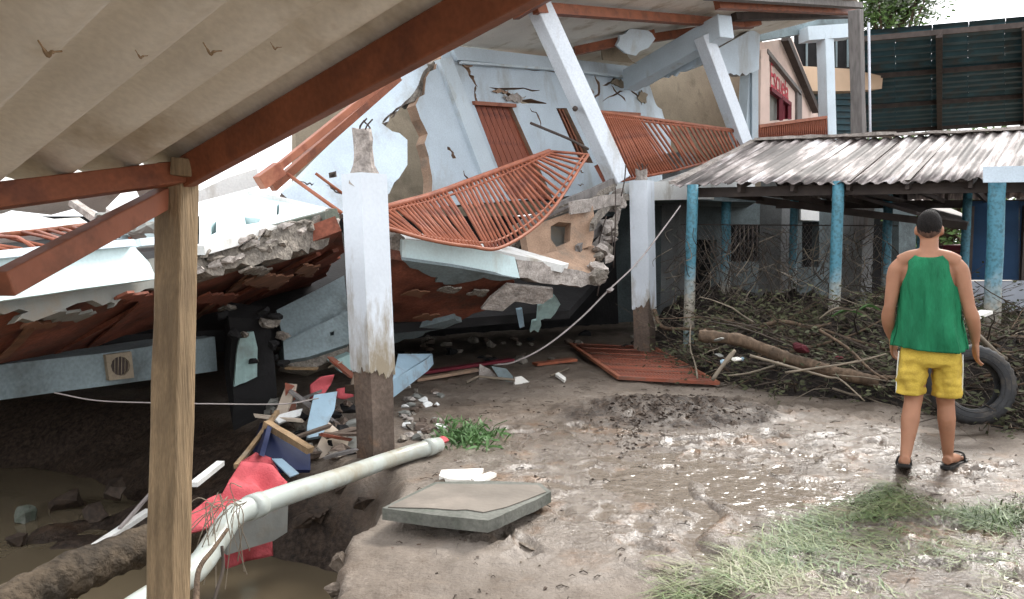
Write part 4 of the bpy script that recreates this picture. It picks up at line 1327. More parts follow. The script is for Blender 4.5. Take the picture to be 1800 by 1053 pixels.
# a second, lower roof edge seen below the first, running back
PV = Plane(at(1500, 340, 11.8), at(1660, 385, 10.6), at(1560, 342, 13.5))
slab('side_roof', PV, [(1500, 340), (1612, 372), (1700, 392), (1712, 384), (1640, 352), (1560, 338)], .05, M['oldroof'], wk)
beam('eave_beam', at(1330, 352, 12.2), at(1700, 398, 10.5), .06, .10, M['rust'], wk)

# ------------------------------------------------------------------ ground floor front behind the walkway
gf_ = thing('ground_floor_front', at(1300, 600, 15.5).xy.to_3d(), 'grey blue ground floor wall with pillars and dark openings behind the walkway posts', 'building')
PG = PL((1000, 450, 14.2), (1560, 450, 17.2), (1000, 300, 14.2))
op = [[(1205, 420), (1260, 422), (1260, 560), (1205, 560)], [(1285, 395), (1345, 397), (1345, 460), (1285, 460)], [(1410, 390), (1440, 390), (1440, 470), (1410, 470)], [(1530, 380), (1580, 380), (1580, 540), (1530, 540)]]
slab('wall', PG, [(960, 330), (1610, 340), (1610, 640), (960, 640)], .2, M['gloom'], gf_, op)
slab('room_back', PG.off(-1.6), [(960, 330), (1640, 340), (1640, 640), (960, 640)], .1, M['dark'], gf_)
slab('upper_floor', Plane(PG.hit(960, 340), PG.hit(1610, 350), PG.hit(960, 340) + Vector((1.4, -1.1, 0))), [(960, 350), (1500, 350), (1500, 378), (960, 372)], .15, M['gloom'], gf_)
for x, w_ in ((1365, .44), (1190, .4), (1506, .36)):
    p = at(x, 500, 13.9); p.z = -.1
    beam('pillar', p, Vector((p.x, p.y, 3.0)), w_, w_, M['pillarg'], gf_, up=(.6, -.8, 0), bevel=.01)
for (x0, y0, x1, y1) in ((1285, 395, 1345, 460),):
    for i in range(1, 8):
        t = i / 8
        tube('window_bar', [PG.hit(x0 + (x1 - x0) * t, y0), PG.hit(x0 + (x1 - x0) * t, y1)], .02, M['rust'], gf_, 5)
slab('notice_board', PG.off(.08), [(1408, 365), (1440, 366), (1440, 388), (1408, 387)], .04, M['white'], gf_)

wf = thing('wire_mesh_fence', at(1370, 560, 11.9).xy.to_3d(), 'rusty wire mesh fence strung between the rear walkway posts', 'fence')
wa, wb = at(1195, 470, 12.2), at(1575, 470, 11.7)
wv2, wf2 = [], []
for sg in (-1, 1):
    for i in range(-14, 62):
        x0 = i / 48
        p0 = wa.lerp(wb, x0); p1 = wa.lerp(wb, x0 + sg * .28)
        q0, q1 = Vector((p0.x, p0.y, .35)), Vector((p1.x, p1.y, 1.75))
        if not (-.02 <= x0 <= 1.02 and -.02 <= x0 + sg * .28 <= 1.02):
            continue
        m_ = q0.lerp(q1, .5) + Vector((random.uniform(-.03, .03), random.uniform(-.08, .08), random.uniform(-.03, .03)))
        tube_geo([q0, m_, q1], .0035, 3, wv2, wf2, cap=False)
tag(mk('mesh', wv2, wf2, M['greypost'], wf), None, kind='stuff')
tube('top_wire', [Vector((wa.x, wa.y, 1.75)), Vector((wb.x, wb.y, 1.72))], .008, M['rust'], wf, 5)

# ------------------------------------------------------------------ the wing that still stands, right background
wg = thing('standing_wing', at(1390, 240, 18).xy.to_3d(), 'pink painted wing still standing, with red letters, a red railing and pale blue pillars', 'building')
PP = PL((1340, 150, 17.0), (1420, 150, 20.5), (1340, 80, 17.0))
win = [(1353, 158), (1387, 184), (1387, 209), (1353, 213)]
slab('wall', PP, [(1336, 75), (1392, 66), (1436, 180), (1440, 222), (1430, 300), (1336, 300)], .2, M['pinkpaint'], wg, [win])
slab('pilaster', PP.off(.08), [(1338, 88), (1352, 85), (1352, 250), (1336, 250)], .1, M['pinkpaint'], wg)
ww = slab('window', PP.off(-.1), [(1350, 152), (1390, 180), (1390, 214), (1350, 216)], .03, M['greysheet'], wg)
beam('window_frame', PP.hit(1353, 157), PP.hit(1388, 184), .10, .09, M['maroon'], ww)
beam('window_frame', PP.hit(1371, 172), PP.hit(1371, 212), .10, .10, M['maroon'], ww)
beam('window_frame', PP.hit(1386, 184), PP.hit(1386, 210), .10, .10, M['maroon'], ww)
slab('window_shutter', PP.off(-.06), [(1377, 180), (1385, 186), (1385, 209), (1377, 210)], .03, M['maroon'], ww)
beam('string_course', PP.off(.05).hit(1346, 90), PP.off(.05).hit(1406, 164), .10, .09, M['greypost'], wg)
beam('barge_board', PP.off(.12).hit(1380, 66), PP.off(.12).hit(1434, 194), .16, .16, M['rust'], wg)
slab('gable_shadow_board', PP.off(.06), [(1402, 160), (1410, 168), (1410, 214), (1402, 214)], .05, M['greypost'], wg)
# hand painted red letters
cu = bpy.data.curves.new('lettering', 'FONT')
cu.body = 'Escuela'
cu.size = 1.0
cu.extrude = .002
cu.align_x = 'LEFT'
lo_ = bpy.data.objects.new('lettering_source', cu)
COL.objects.link(lo_)
dg = bpy.context.evaluated_depsgraph_get(); dg.update()
lm = bpy.data.meshes.new_from_object(lo_.evaluated_get(dg))
COL.objects.unlink(lo_); bpy.data.objects.remove(lo_)
q0, q1, q2, q3 = [PP.off(.012).hit(*p) for p in ((1354, 152), (1386, 176), (1386, 146), (1354, 104))]
mx_ = max(v.co.x for v in lm.vertices); my_ = max(v.co.y for v in lm.vertices)
lv = []
for v in lm.vertices:
    a, b = v.co.x / mx_, v.co.y / my_
    lv.append(q0.lerp(q1, a).lerp(q3.lerp(q2, a), b) + PP.n * v.co.z)
mk('lettering', lv, [tuple(p.vertices) for p in lm.polygons], M['redpaint'], wg)
# wing railing, pillars, posts
T4 = [at(1333, 222, 15.9), at(1452, 206, 17.0)]
B4 = [at(1333, 252, 15.9), at(1454, 246, 17.0)]
wr = beam('railing', T4[0], T4[1], .07, .06, M['redlite'], wg)
for i in range(34):
    t = i / 33
    tube('bar', [T4[0].lerp(T4[1], t), B4[0].lerp(B4[1], t)], .017, M['redrail'], wr, 5)
slab('railing_panel', PL((1333, 240, 16.02), (1454, 230, 17.12), (1333, 220, 16.02)), [(1333, 224), (1452, 208), (1454, 250), (1333, 256)], .02, M['redrail'], wg)
for (x0, x1, y0, y1, Y, mm, w_) in ((1450, 1456, 60, 262, 17.2, 'bluew', .25),):
    p, q = at(x1, y1, Y), at(x0, y0, Y)
    beam('pillar', p, q, w_, w_, M[mm], wg, up=(.5, -1, 0), bevel=.01)
beam('pillar_head', at(1412, 62, 17.1), at(1492, 56, 17.4), .35, .28, M['bluew'], wg)
beam('pillar', at(1326, 262, 15.7), at(1326, 122, 15.7), .12, .12, M['bluew'], wg)
slab('balcony_slab', PL((1333, 255, 15.95), (1454, 250, 17.1), (1333, 240, 15.95)), [(1325, 251), (1460, 245), (1460, 300), (1325, 300)], .2, M['wallshade'], wg)
bw = thing('back_building', at(1460, 240, 24).xy.to_3d(), 'peach parapet building with dark windows seen between the pillar and the grey post', 'building')
PQ = PL((1410, 140, 23), (1550, 150, 24.5), (1410, 60, 23))
slab('parapet', PQ, [(1408, 116), (1496, 121), (1552, 134), (1550, 156), (1496, 160), (1408, 160)], .5, M['peach'], bw)
slab('upper_wall', PQ.off(-.5), [(1400, 60), (1520, 60), (1520, 130), (1400, 130)], .1, M['dark'], bw)
slab('lower_wall', PQ.off(-.6), [(1400, 150), (1520, 150), (1520, 300), (1400, 300)], .1, M['green_steel'], bw)
for i in range(6):
    y = 172 + 11 * i
    beam('louvre', PQ.off(-.5).hit(1415, y), PQ.off(-.5).hit(1515, y + 1), .10, .06, M['green_steel'], bw)
for x in (1418, 1440, 1470, 1490):
    beam('mullion', PQ.off(-.42).hit(x, 66), PQ.off(-.42).hit(x, 118), .05, .05, M['wallshade'], bw)

gp = thing('grey_post', at(1510, 300, 13.6).xy.to_3d(), 'weathered grey timber post rising behind the walkway roof', 'post')
beam('shaft', at(1514, 420, 13.6), at(1504, 18, 13.2), .19, .17, M['greypost'], gp, bevel=.01, seg=8, wob=.006)
tube('conduit', [at(1531, 330, 13.5), at(1527, 40, 13.3)], .022, M['silver'], gp, 8)

# court roof: dark ribbed sheets seen from below
cr = thing('court_roof', at(1660, 300, 27).xy.to_3d(), 'large dark green ribbed steel roof over the sports court behind', 'roof')
a0, a1, b0, b1_ = at(1512, 62, 22), at(2100, 10, 21), at(1512, 229, 30), at(2100, 190, 29)
nsh = 9
for k in range(nsh):
    vs, fs = [], []
    n = 96
    for i in range(n + 1):
        t = i / n
        off = Vector((0, -.6, 1)).normalized() * .09 * (1 if (t * 17) % 1 < .5 else -1)
        for s in (k / nsh, (k + .985) / nsh):
            vs.append(a0.lerp(a1, s).lerp(b0.lerp(b1_, s), t) + off)
    for i in range(n):
        fs.append((2 * i, 2 * i + 1, 2 * i + 3, 2 * i + 2))
    nb = len(vs)
    vs += [v + Vector((0, .01, .03)) for v in vs]
    fs += [tuple(nb + q for q in reversed(f)) for f in fs]
    mk('roof_sheet', vs, fs, M['green_steel'], cr)
for s in (0.0, .24, .5, .76, 1.0):
    beam('rafter', a0.lerp(a1, s) + Vector((0, -.1, -.16)), b0.lerp(b1_, s) + Vector((0, -.1, -.16)), .16, .22, M['rust'], cr)
    p = b0.lerp(b1_, s)
    beam('pillar', Vector((p.x, p.y, -.2)), p + Vector((0, 0, -.1)), .2, .2, M['rust'], cr)
for t in (.0, .33, .66, 1.0):
    beam('girt', a0.lerp(b0, t) + Vector((0, -.05, -.12)), a1.lerp(b1_, t) + Vector((0, -.05, -.12)), .10, .14, M['rust'], cr)

# ------------------------------------------------------------------ trees beyond
def tree(name, base, crown_c, crown_r, nleaf, label, leaf=.22, seed=1, group=None, leafm=None):
    rr = random.Random(seed)
    t = thing(name, base, label, 'tree', group)
    base, cc = Vector(base), Vector(crown_c)
    top = cc + Vector((0, 0, -crown_r.z * .2))
    vs, fs = tube_geo(spline([base, base.lerp(top, .4) + Vector((.15, .1, 0)), base.lerp(top, .75) + Vector((-.1, 0, 0)), top], 5), [.28 - .012 * i for i in range(16)], 8)
    limbs = []
    for k in range(14):
        s = base.lerp(top, rr.uniform(.55, 1))
        a = rr.uniform(0, 6.28)
        e = cc + Vector((math.cos(a) * crown_r.x * rr.uniform(.4, .85), math.sin(a) * crown_r.y * rr.uniform(.4, .85), crown_r.z * rr.uniform(-.4, .75)))
        pts = spline([s, s.lerp(e, .5) + Vector((0, 0, .25)), e], 4)
        tube_geo(pts, [.09 * (1 - i / (len(pts) + 2)) for i in range(len(pts))], 5, vs, fs)
        limbs.append(e)
    mk('trunk', vs, fs, M['bark'], t, True)
    lv, lf_ = [], []
    clumps = limbs + [cc + Vector((rr.gauss(0, .42) * crown_r.x, rr.gauss(0, .42) * crown_r.y, rr.gauss(0, .42) * crown_r.z)) for _ in range(26)]
    for k in range(nleaf):
        c = rr.choice(clumps)
        r_ = crown_r.x * .26
        p = c + Vector((rr.gauss(0, r_), rr.gauss(0, r_), rr.gauss(0, r_ * .7)))
        a = Vector((rr.gauss(0, 1), rr.gauss(0, 1), rr.gauss(0, .7))).normalized()
        b = a.orthogonal().normalized()
        l = leaf * rr.uniform(.6, 1.3)
        i0 = len(lv)
        lv += [p, p + a * l * .5 + b * l * .22, p + a * l, p + a * l * .5 - b * l * .22]
        lf_.append((i0, i0 + 1, i0 + 2, i0 + 3))
    mk('crown', lv, lf_, leafm or M['leaft'], t)
    return t


p = at(1566, 4, 33)
tree('broadleaf_tree', (p.x, p.y, 0), p, Vector((1.9, 1.8, 1.5)), 5200, 'bright green tree crown showing between the grey post and the court roof', .26, 3)
p = at(1668, 392, 19)
tree('broadleaf_tree', (p.x, p.y, 0), p, Vector((1.1, 1.0, 1.2)), 2600, 'small tree seen past the right shoulder of the man', .18, 5)
p = at(1600, 225, 38)
tree('broadleaf_tree', (p.x, p.y, 0), p + Vector((0, 0, -2.2)), Vector((4.5, 3, 2.6)), 4200, 'low dark tree mass visible below the edge of the court roof', .4, 8)

# ------------------------------------------------------------------ things under the right end of the walkway
bt = thing('blue_partition', at(1760, 480, 11.5).xy.to_3d(), 'dark blue sheet partition behind the right walkway post', 'partition')
PT = PL((1700, 420, 11.6), (1800, 420, 11.3), (1700, 350, 11.6))
for k in range(4):
    slab('panel', PT.off(.004 * (k % 2)), [(1704 + 44 * k, 354), (1747 + 44 * k, 353), (1747 + 44 * k, 492), (1704 + 44 * k, 492)], .03, M['tarp'], bt)
for x in (1706, 1800):
    p = PT.off(.05).hit(x, 420)
    beam('leg', Vector((p.x, p.y, -.1)), Vector((p.x, p.y, 2.0)), .05, .05, M['rust'], bt)
mb = thing('maroon_locker', at(1684, 490, 12.2).xy.to_3d(), 'maroon louvred locker beside the blue partition', 'locker')
PM = PL((1660, 470, 12.3), (1702, 470, 12.2), (1660, 430, 12.3))
slab('body', PM, [(1658, 432), (1703, 430), (1704, 600), (1658, 600)], .4, M['maroon'], mb)
for i in range(6):
    beam('louvre', PM.off(.02).hit(1660, 442 + 9 * i), PM.off(.02).hit(1702, 441 + 9 * i), .03, .025, M['redsteel'], mb)
sl = thing('pale_low_wall', at(1750, 520, 10.8).xy.to_3d(), 'pale low wall in the light behind the man at the right edge', 'wall')
PSl = PL((1690, 520, 10.8), (1800, 520, 10.4), (1690, 500, 10.8))
slab('upper_course', PSl, [(1684, 497), (1900, 494), (1900, 546), (1684, 548)], .25, M['silver'], sl)
slab('lower_course', PSl.off(-.1), [(1684, 548), (1900, 546), (1900, 660), (1684, 660)], .2, M['dark'], sl)
for i, (a, b) in enumerate((((1705, 560), (1735, 548)), ((1768, 596), (1830, 582)), ((1760, 604), (1810, 600)))):
    o = beam('plank', at(*a, 7.6 + .1 * i), at(*b, 7.7 + .1 * i), .12, .03, M['paper'] if i != 1 else M['cream'])
    tag(o, ('short white board beside the right hand of the man', 'cream plank on the brush at the right edge', 'white plank lying under the cream plank at the right edge')[i], 'plank')

# ------------------------------------------------------------------ brush pile washed up under the walkway
FL = [ground(1080, 668), ground(1190, 690), ground(1500, 706), ground(1580, 732), ground(1792, 772), ground(1960, 815)]


def heap(x, y):
    for a, b in zip(FL[:-1], FL[1:]):
        pass
    d = 1e9
    ins = False
    for a, b in zip(FL[:-1], FL[1:]):
        v = b - a
        t = max(0, min(1, ((x - a.x) * v.x + (y - a.y) * v.y) / (v.x ** 2 + v.y ** 2)))
        dd = math.hypot(x - a.x - t * v.x, y - a.y - t * v.y)
        if dd < d:
            d = dd
            ins = (v.x * (y - a.y) - v.y * (x - a.x)) > 0
    d = d if ins else -d
    f = max(0, min(1, d / 1.5)) ** .8
    lim = max(0, min(1, (x - 1.9) / .8))
    return -.12 + (f * lim) * (.58 + .5 * mnoise.noise(Vector((x * 1.3, y * 1.3, 0))) + .22 * mnoise.noise(Vector((x * 5, y * 5, 3)))) + .02 * mnoise.noise(Vector((x * 14, y * 14, 3)))


hv, hf = [], []
nxh, nyh = 110, 90
for j in range(nyh + 1):
    for i in range(nxh + 1):
        x = 1.5 + 6.5 * i / nxh; y = 5.6 + 7.4 * j / nyh
        hv.append((x, y, heap(x, y)))
for j in range(nyh):
    for i in range(nxh):
        a = j * (nxh + 1) + i
        hf.append((a, a + 1, a + nxh + 2, a + nxh + 1))
o = mk('debris_mound', hv, hf, M['mulch'], smooth=True)
tag(o, 'dark matted flood debris heaped under the walkway', 'debris', kind='stuff')
rr = random.Random(21)
bv, bf, bm_ = [], [], []
lv, lf_ = [], []
n_br = 0
while n_br < 3600:
    x = rr.uniform(1.9, 6.4); y = rr.uniform(6.0, 10.2)
    h = heap(x, y)
    if h < -.02:
        continue
    if (x - 2.9) ** 2 + (y - 5.4) ** 2 < .5:
        continue
    n_br += 1
    L = rr.uniform(.2, .9) * (1.6 if rr.random() < .08 else 1)
    a = rr.uniform(0, 6.28); el = rr.uniform(-.25, .55)
    d = Vector((math.cos(a) * math.cos(el), math.sin(a) * math.cos(el), math.sin(el)))
    p = Vector((x, y, h + rr.uniform(-.04, .12)))
    bend = Vector((rr.uniform(-.3, .3), rr.uniform(-.3, .3), rr.uniform(-.35, .2))) * L
    pts = []
    for k in range(6):
        t = k / 5
        q = p + d * L * t + bend * t * t * .5 + Vector((rr.uniform(-1, 1), rr.uniform(-1, 1), rr.uniform(-1, 1))) * .02 * L
        pts.append(q)
    r0 = rr.choice((.003, .004, .005, .006, .006, .009, .013))
    nf0 = len(bf)
    tube_geo(pts, [r0 * (1 - .7 * k / 5) for k in range(6)], 5, bv, bf, cap=False)
    mi = rr.choice((0, 0, 0, 0, 0, 0, 1, 2))
    bm_ += [mi] * (len(bf) - nf0)
    if rr.random() < .5:
        for q in range(rr.randint(5, 14)):
            c = pts[rr.randint(1, 5)] + Vector((rr.gauss(0, .05), rr.gauss(0, .05), rr.gauss(0, .05)))
            u = Vector((rr.gauss(0, 1), rr.gauss(0, 1), rr.gauss(0, .6))).normalized(); w = u.orthogonal().normalized()
            l = rr.uniform(.03, .09); i0 = len(lv)
            lv += [c, c + u * l * .5 + w * l * .2, c + u * l, c + u * l * .5 - w * l * .2]; lf_.append((i0, i0 + 1, i0 + 2, i0 + 3))
for k in range(420):      # dead vines hanging between the posts
    x, y = rr.uniform(1180, 1560), rr.uniform(395, 540)
    p = at(x, y, rr.uniform(9.6, 11.4))
    L = rr.uniform(.15, .6); a = rr.uniform(-1.2, 1.2)
    e = p + Vector((math.sin(a) * L, rr.uniform(-.15, .15), -math.cos(a) * L))
    pts = spline([p, p.lerp(e, .5) + Vector((rr.uniform(-.12, .12), rr.uniform(-.1, .1), rr.uniform(-.08, .08))), e], 4)
    nf0 = len(bf)
    tube_geo(pts, rr.choice((.003, .004, .006)), 4, bv, bf, cap=False)
    bm_ += [rr.choice((0, 0, 0, 1))] * (len(bf) - nf0)
for k in range(46):      # thicker snapped limbs
    x = rr.uniform(2.1, 6.2); y = rr.uniform(6.6, 9.6); h = heap(x, y)
    if h < .1:
        continue
    a = rr.uniform(0, 6.28); L = rr.uniform(.5, 1.6); el = rr.uniform(-.1, .35)
    d = Vector((math.cos(a) * math.cos(el), math.sin(a) * math.cos(el) * .6, math.sin(el)))
    p = Vector((x, y, h + rr.uniform(-.02, .08)))
    pts = spline([p, p + d * L * .35 + Vector((rr.uniform(-.08, .08), 0, rr.uniform(-.04, .08))), p + d * L * .7 + Vector((rr.uniform(-.08, .08), 0, rr.uniform(-.08, .05))), p + d * L], 3)
    r0 = rr.uniform(.014, .034); nf0 = len(bf)
    tube_geo(pts, [r0 * (1 - .06 * q) for q in range(len(pts))], 7, bv, bf)
    bm_ += [rr.choice((0, 2, 2, 1))] * (len(bf) - nf0)
o = mk('brush_pile', bv, bf, [M['twig'], M['twigl'], M['bark']], fm=bm_, smooth=True)
tag(o, 'tangle of bare twigs washed against the walkway posts', 'brush', kind='stuff')
o = mk('leaf_litter', lv, lf_, M['leaf'])
tag(o, 'muddy leaves caught in the twig tangle', 'leaves', kind='stuff')
# banana-like leaf strips by the man's elbow
for i in range(5):
    a = at(1440 + 22 * i, 560 - 4 * i, 8.3); b = at(1500 + 16 * i, 545 + 8 * (i % 3), 8.1)
    m_ = a.lerp(b, .5) + Vector((0, 0, .05))
    pts = spline([a, m_, b], 5)
    vs, fs = [], []
    for k, q in enumerate(pts):
        w = .03 * math.sin(math.pi * (k + .5) / len(pts))
        vs += [q + Vector((0, w, w * .7)), q + Vector((0, 0, -.008)), q - Vector((0, w, -w * .7))]
    for k in range(len(pts) - 1):
        for q in (0, 1):
            fs.append((3 * k + q, 3 * k + q + 1, 3 * k + q + 4, 3 * k + q + 3))
    tag(mk('palm_leaf', vs, fs, M['weed'] if i % 2 else M['twigl']), 'yellow green leaf strip on the brush left of the elbow of the man', 'leaf', 'leaf strips on the brush')

tag(rough_log('log', spline([at(1228, 590, 7.9), at(1300, 598, 7.8), at(1380, 628, 7.7), at(1460, 652, 7.5), at(1545, 672, 7.3)], 6), [.058 + .006 * math.sin(i * 1.3) for i in range(25)], M['bark'], 16, .012), 'brown log lying across the front of the brush pile', 'log')
tag(tube('branch', spline([at(1318, 625, 7.3), at(1400, 648, 7.2), at(1455, 663, 7.1), at(1478, 668, 7.05), at(1520, 705, 6.9)], 5), [.014 - .0004 * i for i in range(21)], M['twigl'], n=7), 'long pale stripped branch below the log', 'branch')
tag(tube('branch', spline([at(1252, 668, 7.3), at(1272, 640, 7.35), at(1292, 616, 7.4)], 5), [.02, .02, .02, .019, .019, .02, .022, .024, .024, .02, .015], M['twigl'], n=7), 'short forked pale stick propped under the log', 'branch')
tag(tube('branch', spline([at(1380, 655, 7.2), at(1450, 645, 7.1), at(1510, 635, 7.0), at(1558, 622, 6.9)], 5), [.012 - .0003 * i for i in range(16)], M['twigl'], n=6), 'thin pale branch rising to the left hand of the man', 'branch')
tag(tube('branch', spline([at(1440, 580, 7.9), at(1490, 612, 7.6), at(1530, 650, 7.2), at(1560, 668, 7.0)], 5), [.016 - .0004 * i for i in range(16)], M['bark'], n=6), 'dark branch slanting down towards the yellow shorts', 'branch')
tag(tube('branch', spline([at(1150, 545, 10.2), at(1165, 575, 10.0), at(1215, 578, 9.6), at(1260, 580, 9.2)], 5), [.03 - .001 * i for i in range(16)], M['bark'], n=7), 'crooked branch between the second column and the first blue post', 'branch')
tag(chunk('cloth_bundle', at(1408, 612, 7.6), (.22, .18, .10), M['ragdark'], seed=61, n=26), 'dark red rag bundle stuck in the brush above the log', 'rag')

for i in range(9):
    x, y, Y = rr.uniform(1220, 1540), rr.uniform(560, 660), rr.uniform(7.4, 8.4)
    p = at(x, y, Y); p.z = max(p.z, heap(p.x, p.y) + .04)
    o = chunk('plastic_scrap', p, (rr.uniform(.06, .16), rr.uniform(.05, .1), rr.uniform(.02, .05)), M[('paper', 'ltblue', 'greysheet', 'cream', 'maroon')[i % 5]], seed=1500 + i, n=20)
    tag(o, 'small scrap of plastic or rag caught in the brush pile', 'scrap', 'scraps in the brush pile')
# tyre
ty = thing('car_tyre', ground(1710, 745), 'muddy black car tyre propped against the brush behind the man', 'tyre')
tc_ = at(1706, 676, 6.3)
axn = Vector((-.22, -1, .22)).normalized()
e1 = axn.cross(Vector((0, 0, 1))).normalized(); e2 = e1.cross(axn)
prof = [(.195, -.07), (.205, -.085), (.24, -.10), (.28, -.10), (.305, -.085), (.318, -.06), (.32, 0), (.318, .06), (.305, .085), (.28, .10), (.24, .10), (.205, .085), (.195, .07), (.20, .06), (.235, .08), (.28, .075), (.298, .05), (.30, 0), (.298, -.05), (.28, -.075), (.235, -.08), (.20, -.06)]
vs, fs = [], []
nr = 64
for i in range(nr):
    a = 2 * math.pi * i / nr
    for q, (r_, w) in enumerate(prof):
        if 4 <= q <= 8 and i % 2: r_ -= .009
        vs.append(tc_ + (e1 * math.cos(a) + e2 * math.sin(a)) * r_ + axn * w)
m = len(prof)
for i in range(nr):
    for q in range(m):
        fs.append((i * m + q, i * m + (q + 1) % m, ((i + 1) % nr) * m + (q + 1) % m, ((i + 1) % nr) * m + q))
mk('carcass', vs, fs, M['tyre'], ty, True)
for r_ in (.222, .262):
    ring = [tc_ + (e1 * math.cos(2 * math.pi * i / 40) + e2 * math.sin(2 * math.pi * i / 40)) * r_ + axn * (.098 if r_ > .24 else .094) for i in range(41)]
    tube('sidewall_rib', ring, .004, M['tyre'], ty, 5)

# ------------------------------------------------------------------ cables and ropes
tag(tube('cable', spline([at(1196, 362, 9.9), at(1168, 400, 9.6), at(1120, 462, 9.2), at(1070, 510, 8.8), at(1020, 560, 8.5), at(960, 608, 8.3), at(905, 636, 8.3), at(868, 642, 8.4)], 6), .010, M['cable'], n=6), 'pale cable sagging from the first blue post down to the mud', 'cable')
tag(chunk('cable_knot', at(1072, 509, 8.75), (.12, .07, .07), M['cable'], seed=2), 'pale knot of rag on the sagging cable', 'knot')
tag(tube('wire', spline([at(95, 690, 4.9), at(170, 704, 5.0), at(270, 708, 5.1), at(380, 710, 5.3), at(500, 710, 5.6), at(560, 700, 5.8)], 5), .005, M['cable'], n=5), 'thin wire strung across the dark cavity behind the wooden post', 'wire')
tag(tube('wire', [at(966, -6, 9.9), at(972, 40, 9.9), at(985, 80, 9.9)], .006, M['rust'], n=5), 'loose wire dangling beside the top of the near leaning column', 'wire')
tag(tube('rope', spline([at(1214, 570, 8.9), at(1213, 610, 8.6), at(1222, 640, 8.3), at(1226, 665, 8.0)], 5), .010, M['twigl'], n=6), 'pale rope hanging from the foot of the first blue post', 'rope')

# ------------------------------------------------------------------ mud foreground things
PSb = Plane(ground(672, 893, .13), ground(858, 915, .13), ground(955, 850, .10))
st = thing('concrete_slab', ground(820, 900), 'square mossy concrete slab lying on the mud in the foreground', 'slab')
slab('block', PSb.off(-.004), [(672, 893), (700, 879), (765, 847), (860, 845), (950, 849), (969, 864), (940, 880, 'j'), (905, 895, 'j'), (858, 915), (760, 905)], .062, M['mossy'], st, jag=.006, step=.06)
slab('mud_film', PSb.off(.002), [(682, 891), (768, 850), (945, 852), (960, 864), (930, 876, 'j'), (850, 900, 'j'), (800, 896, 'j')], .004, M['slabtop'], st, jag=.03)
for k, (x, y) in enumerate(((720, 893), (850, 905), (930, 868), (780, 858))):
    q = ground(x, y); 
    chunk('mud_clod', Vector((q.x, q.y, .0)), (.22, .18, .12), M['mud'], st, 70 + k)

PFm = Plane(ground(772, 838, .06), ground(850, 838, .05), ground(800, 822, .05))
tag(slab('foam_board', PFm, [(772, 836), (776, 826), (850, 823), (845, 830), (838, 836), (826, 843), (790, 842)], .025, M['paper'], jag=.004), 'white foam board scrap lying behind the concrete slab', 'board')
tag(slab('foam_board', PFm.off(.03), [(828, 840), (862, 829), (873, 832), (850, 845), (836, 846)], .02, M['paper'], jag=.004), 'narrow white foam strip overlapping the end of the foam board', 'board')
PFc = PL((845, 660, 8.6), (905, 660, 8.7), (845, 640, 8.6))
tag(slab('tile_fragment', PFc, [(842, 668), (843, 640), (862, 650), (872, 660), (876, 670), (858, 672)], .03, M['concretel']), 'pinkish tile fragment standing on the mud under the cable end', 'fragment')
tag(slab('tile_fragment', PFc.off(.1), [(864, 644), (890, 648), (902, 662), (900, 672), (880, 668)], .03, M['wallshade']), 'grey green tile fragment beside the pinkish one', 'fragment')
tag(slab('tile_fragment', PFc.off(.3), [(904, 678), (906, 664), (918, 662), (934, 674), (930, 680)], .04, M['paper']), 'white triangular fragment in front of the dark cavity', 'fragment')
tag(slab('foam_board', Plane(ground(976, 656, .04), ground(994, 668, .04), ground(990, 655, .04)), [(976, 657), (982, 654), (995, 664), (992, 668)], .03, M['paper']), 'tiny white foam bar on the mud left of the red grille', 'board')
tag(tube('stick', [ground(820, 672, .03), ground(840, 662, .06), ground(905, 668, .03)], .016, M['twigl'], n=6), 'pale stick below the pinkish tile fragment', 'stick')
tag(beam('plank', ground(730, 668, .03), ground(838, 650, .05), .09, .03, M['brick']), 'pinkish plank half sunk in mud right of the front column', 'plank')
tag(beam('plank', ground(940, 640, .03), ground(1010, 632, .05), .14, .03, M['redrail']), 'flat red board left of the grille', 'plank')
tag(beam('plank', ground(740, 655, .04), ground(900, 632, .06), .10, .03, M['maroon']), 'dark red plank along the mouth of the cavity', 'plank')
tag(tube('stick', [ground(1000, 648, .03), ground(968, 660, .03)], .012, M['twigl'], n=5), 'short thin stick by the tiny foam bar', 'stick')
blk = at(735, 640, 7.3)
PBk = PL((700, 640, 7.2), (760, 628, 7.7), (720, 625, 7.6))
o = mk('fallen_block', [at(690, 668, 6.9), at(750, 632, 7.7), at(760, 622, 8.1), at(700, 622, 7.6), at(690, 700, 6.9), at(752, 652, 7.7), at(762, 640, 8.1), at(700, 650, 7.6)],
       [(0, 1, 2, 3), (7, 6, 5, 4), (0, 4, 5, 1), (1, 5, 6, 2), (2, 6, 7, 3), (3, 7, 4, 0)], M['ltblue'])
tag(o, 'grey blue wall block fallen behind the front column', 'block')

# white pipe running down into the pit
pp = [Vector(ground(756, 786, .06)), at(690, 806, 5.25), at(600, 838, 4.55), at(520, 864, 4.1), at(436, 894, 3.75), at(406, 912, 3.62), at(384, 944, 3.5), at(340, 1004, 3.25), at(250, 1062, 2.95), at(120, 1150, 2.7)]
pi_ = thing('drain_pipe', pp[0], 'white plastic drain pipe sloping from the mud into the pit', 'pipe')
tube('barrel', spline(pp, 6), .055, M['pvc'], pi_, 16)
tube('socket', [pp[0] + (pp[0] - pp[1]).normalized() * .10, pp[0], pp[0].lerp(pp[1], .12)], [.05, .062, .062], M['pvc'], pi_, 16)
tube('collar', [pp[4].lerp(pp[3], .25), pp[4].lerp(pp[3], .02)], .062, M['pvc'], pi_, 16)
tag(chunk('crumpled_rag', pp[0] + Vector((.06, .17, .0)), (.19, .13, .07), M['redcloth'], seed=9, n=24), 'crumpled red rag at the upper end of the white pipe', 'rag')
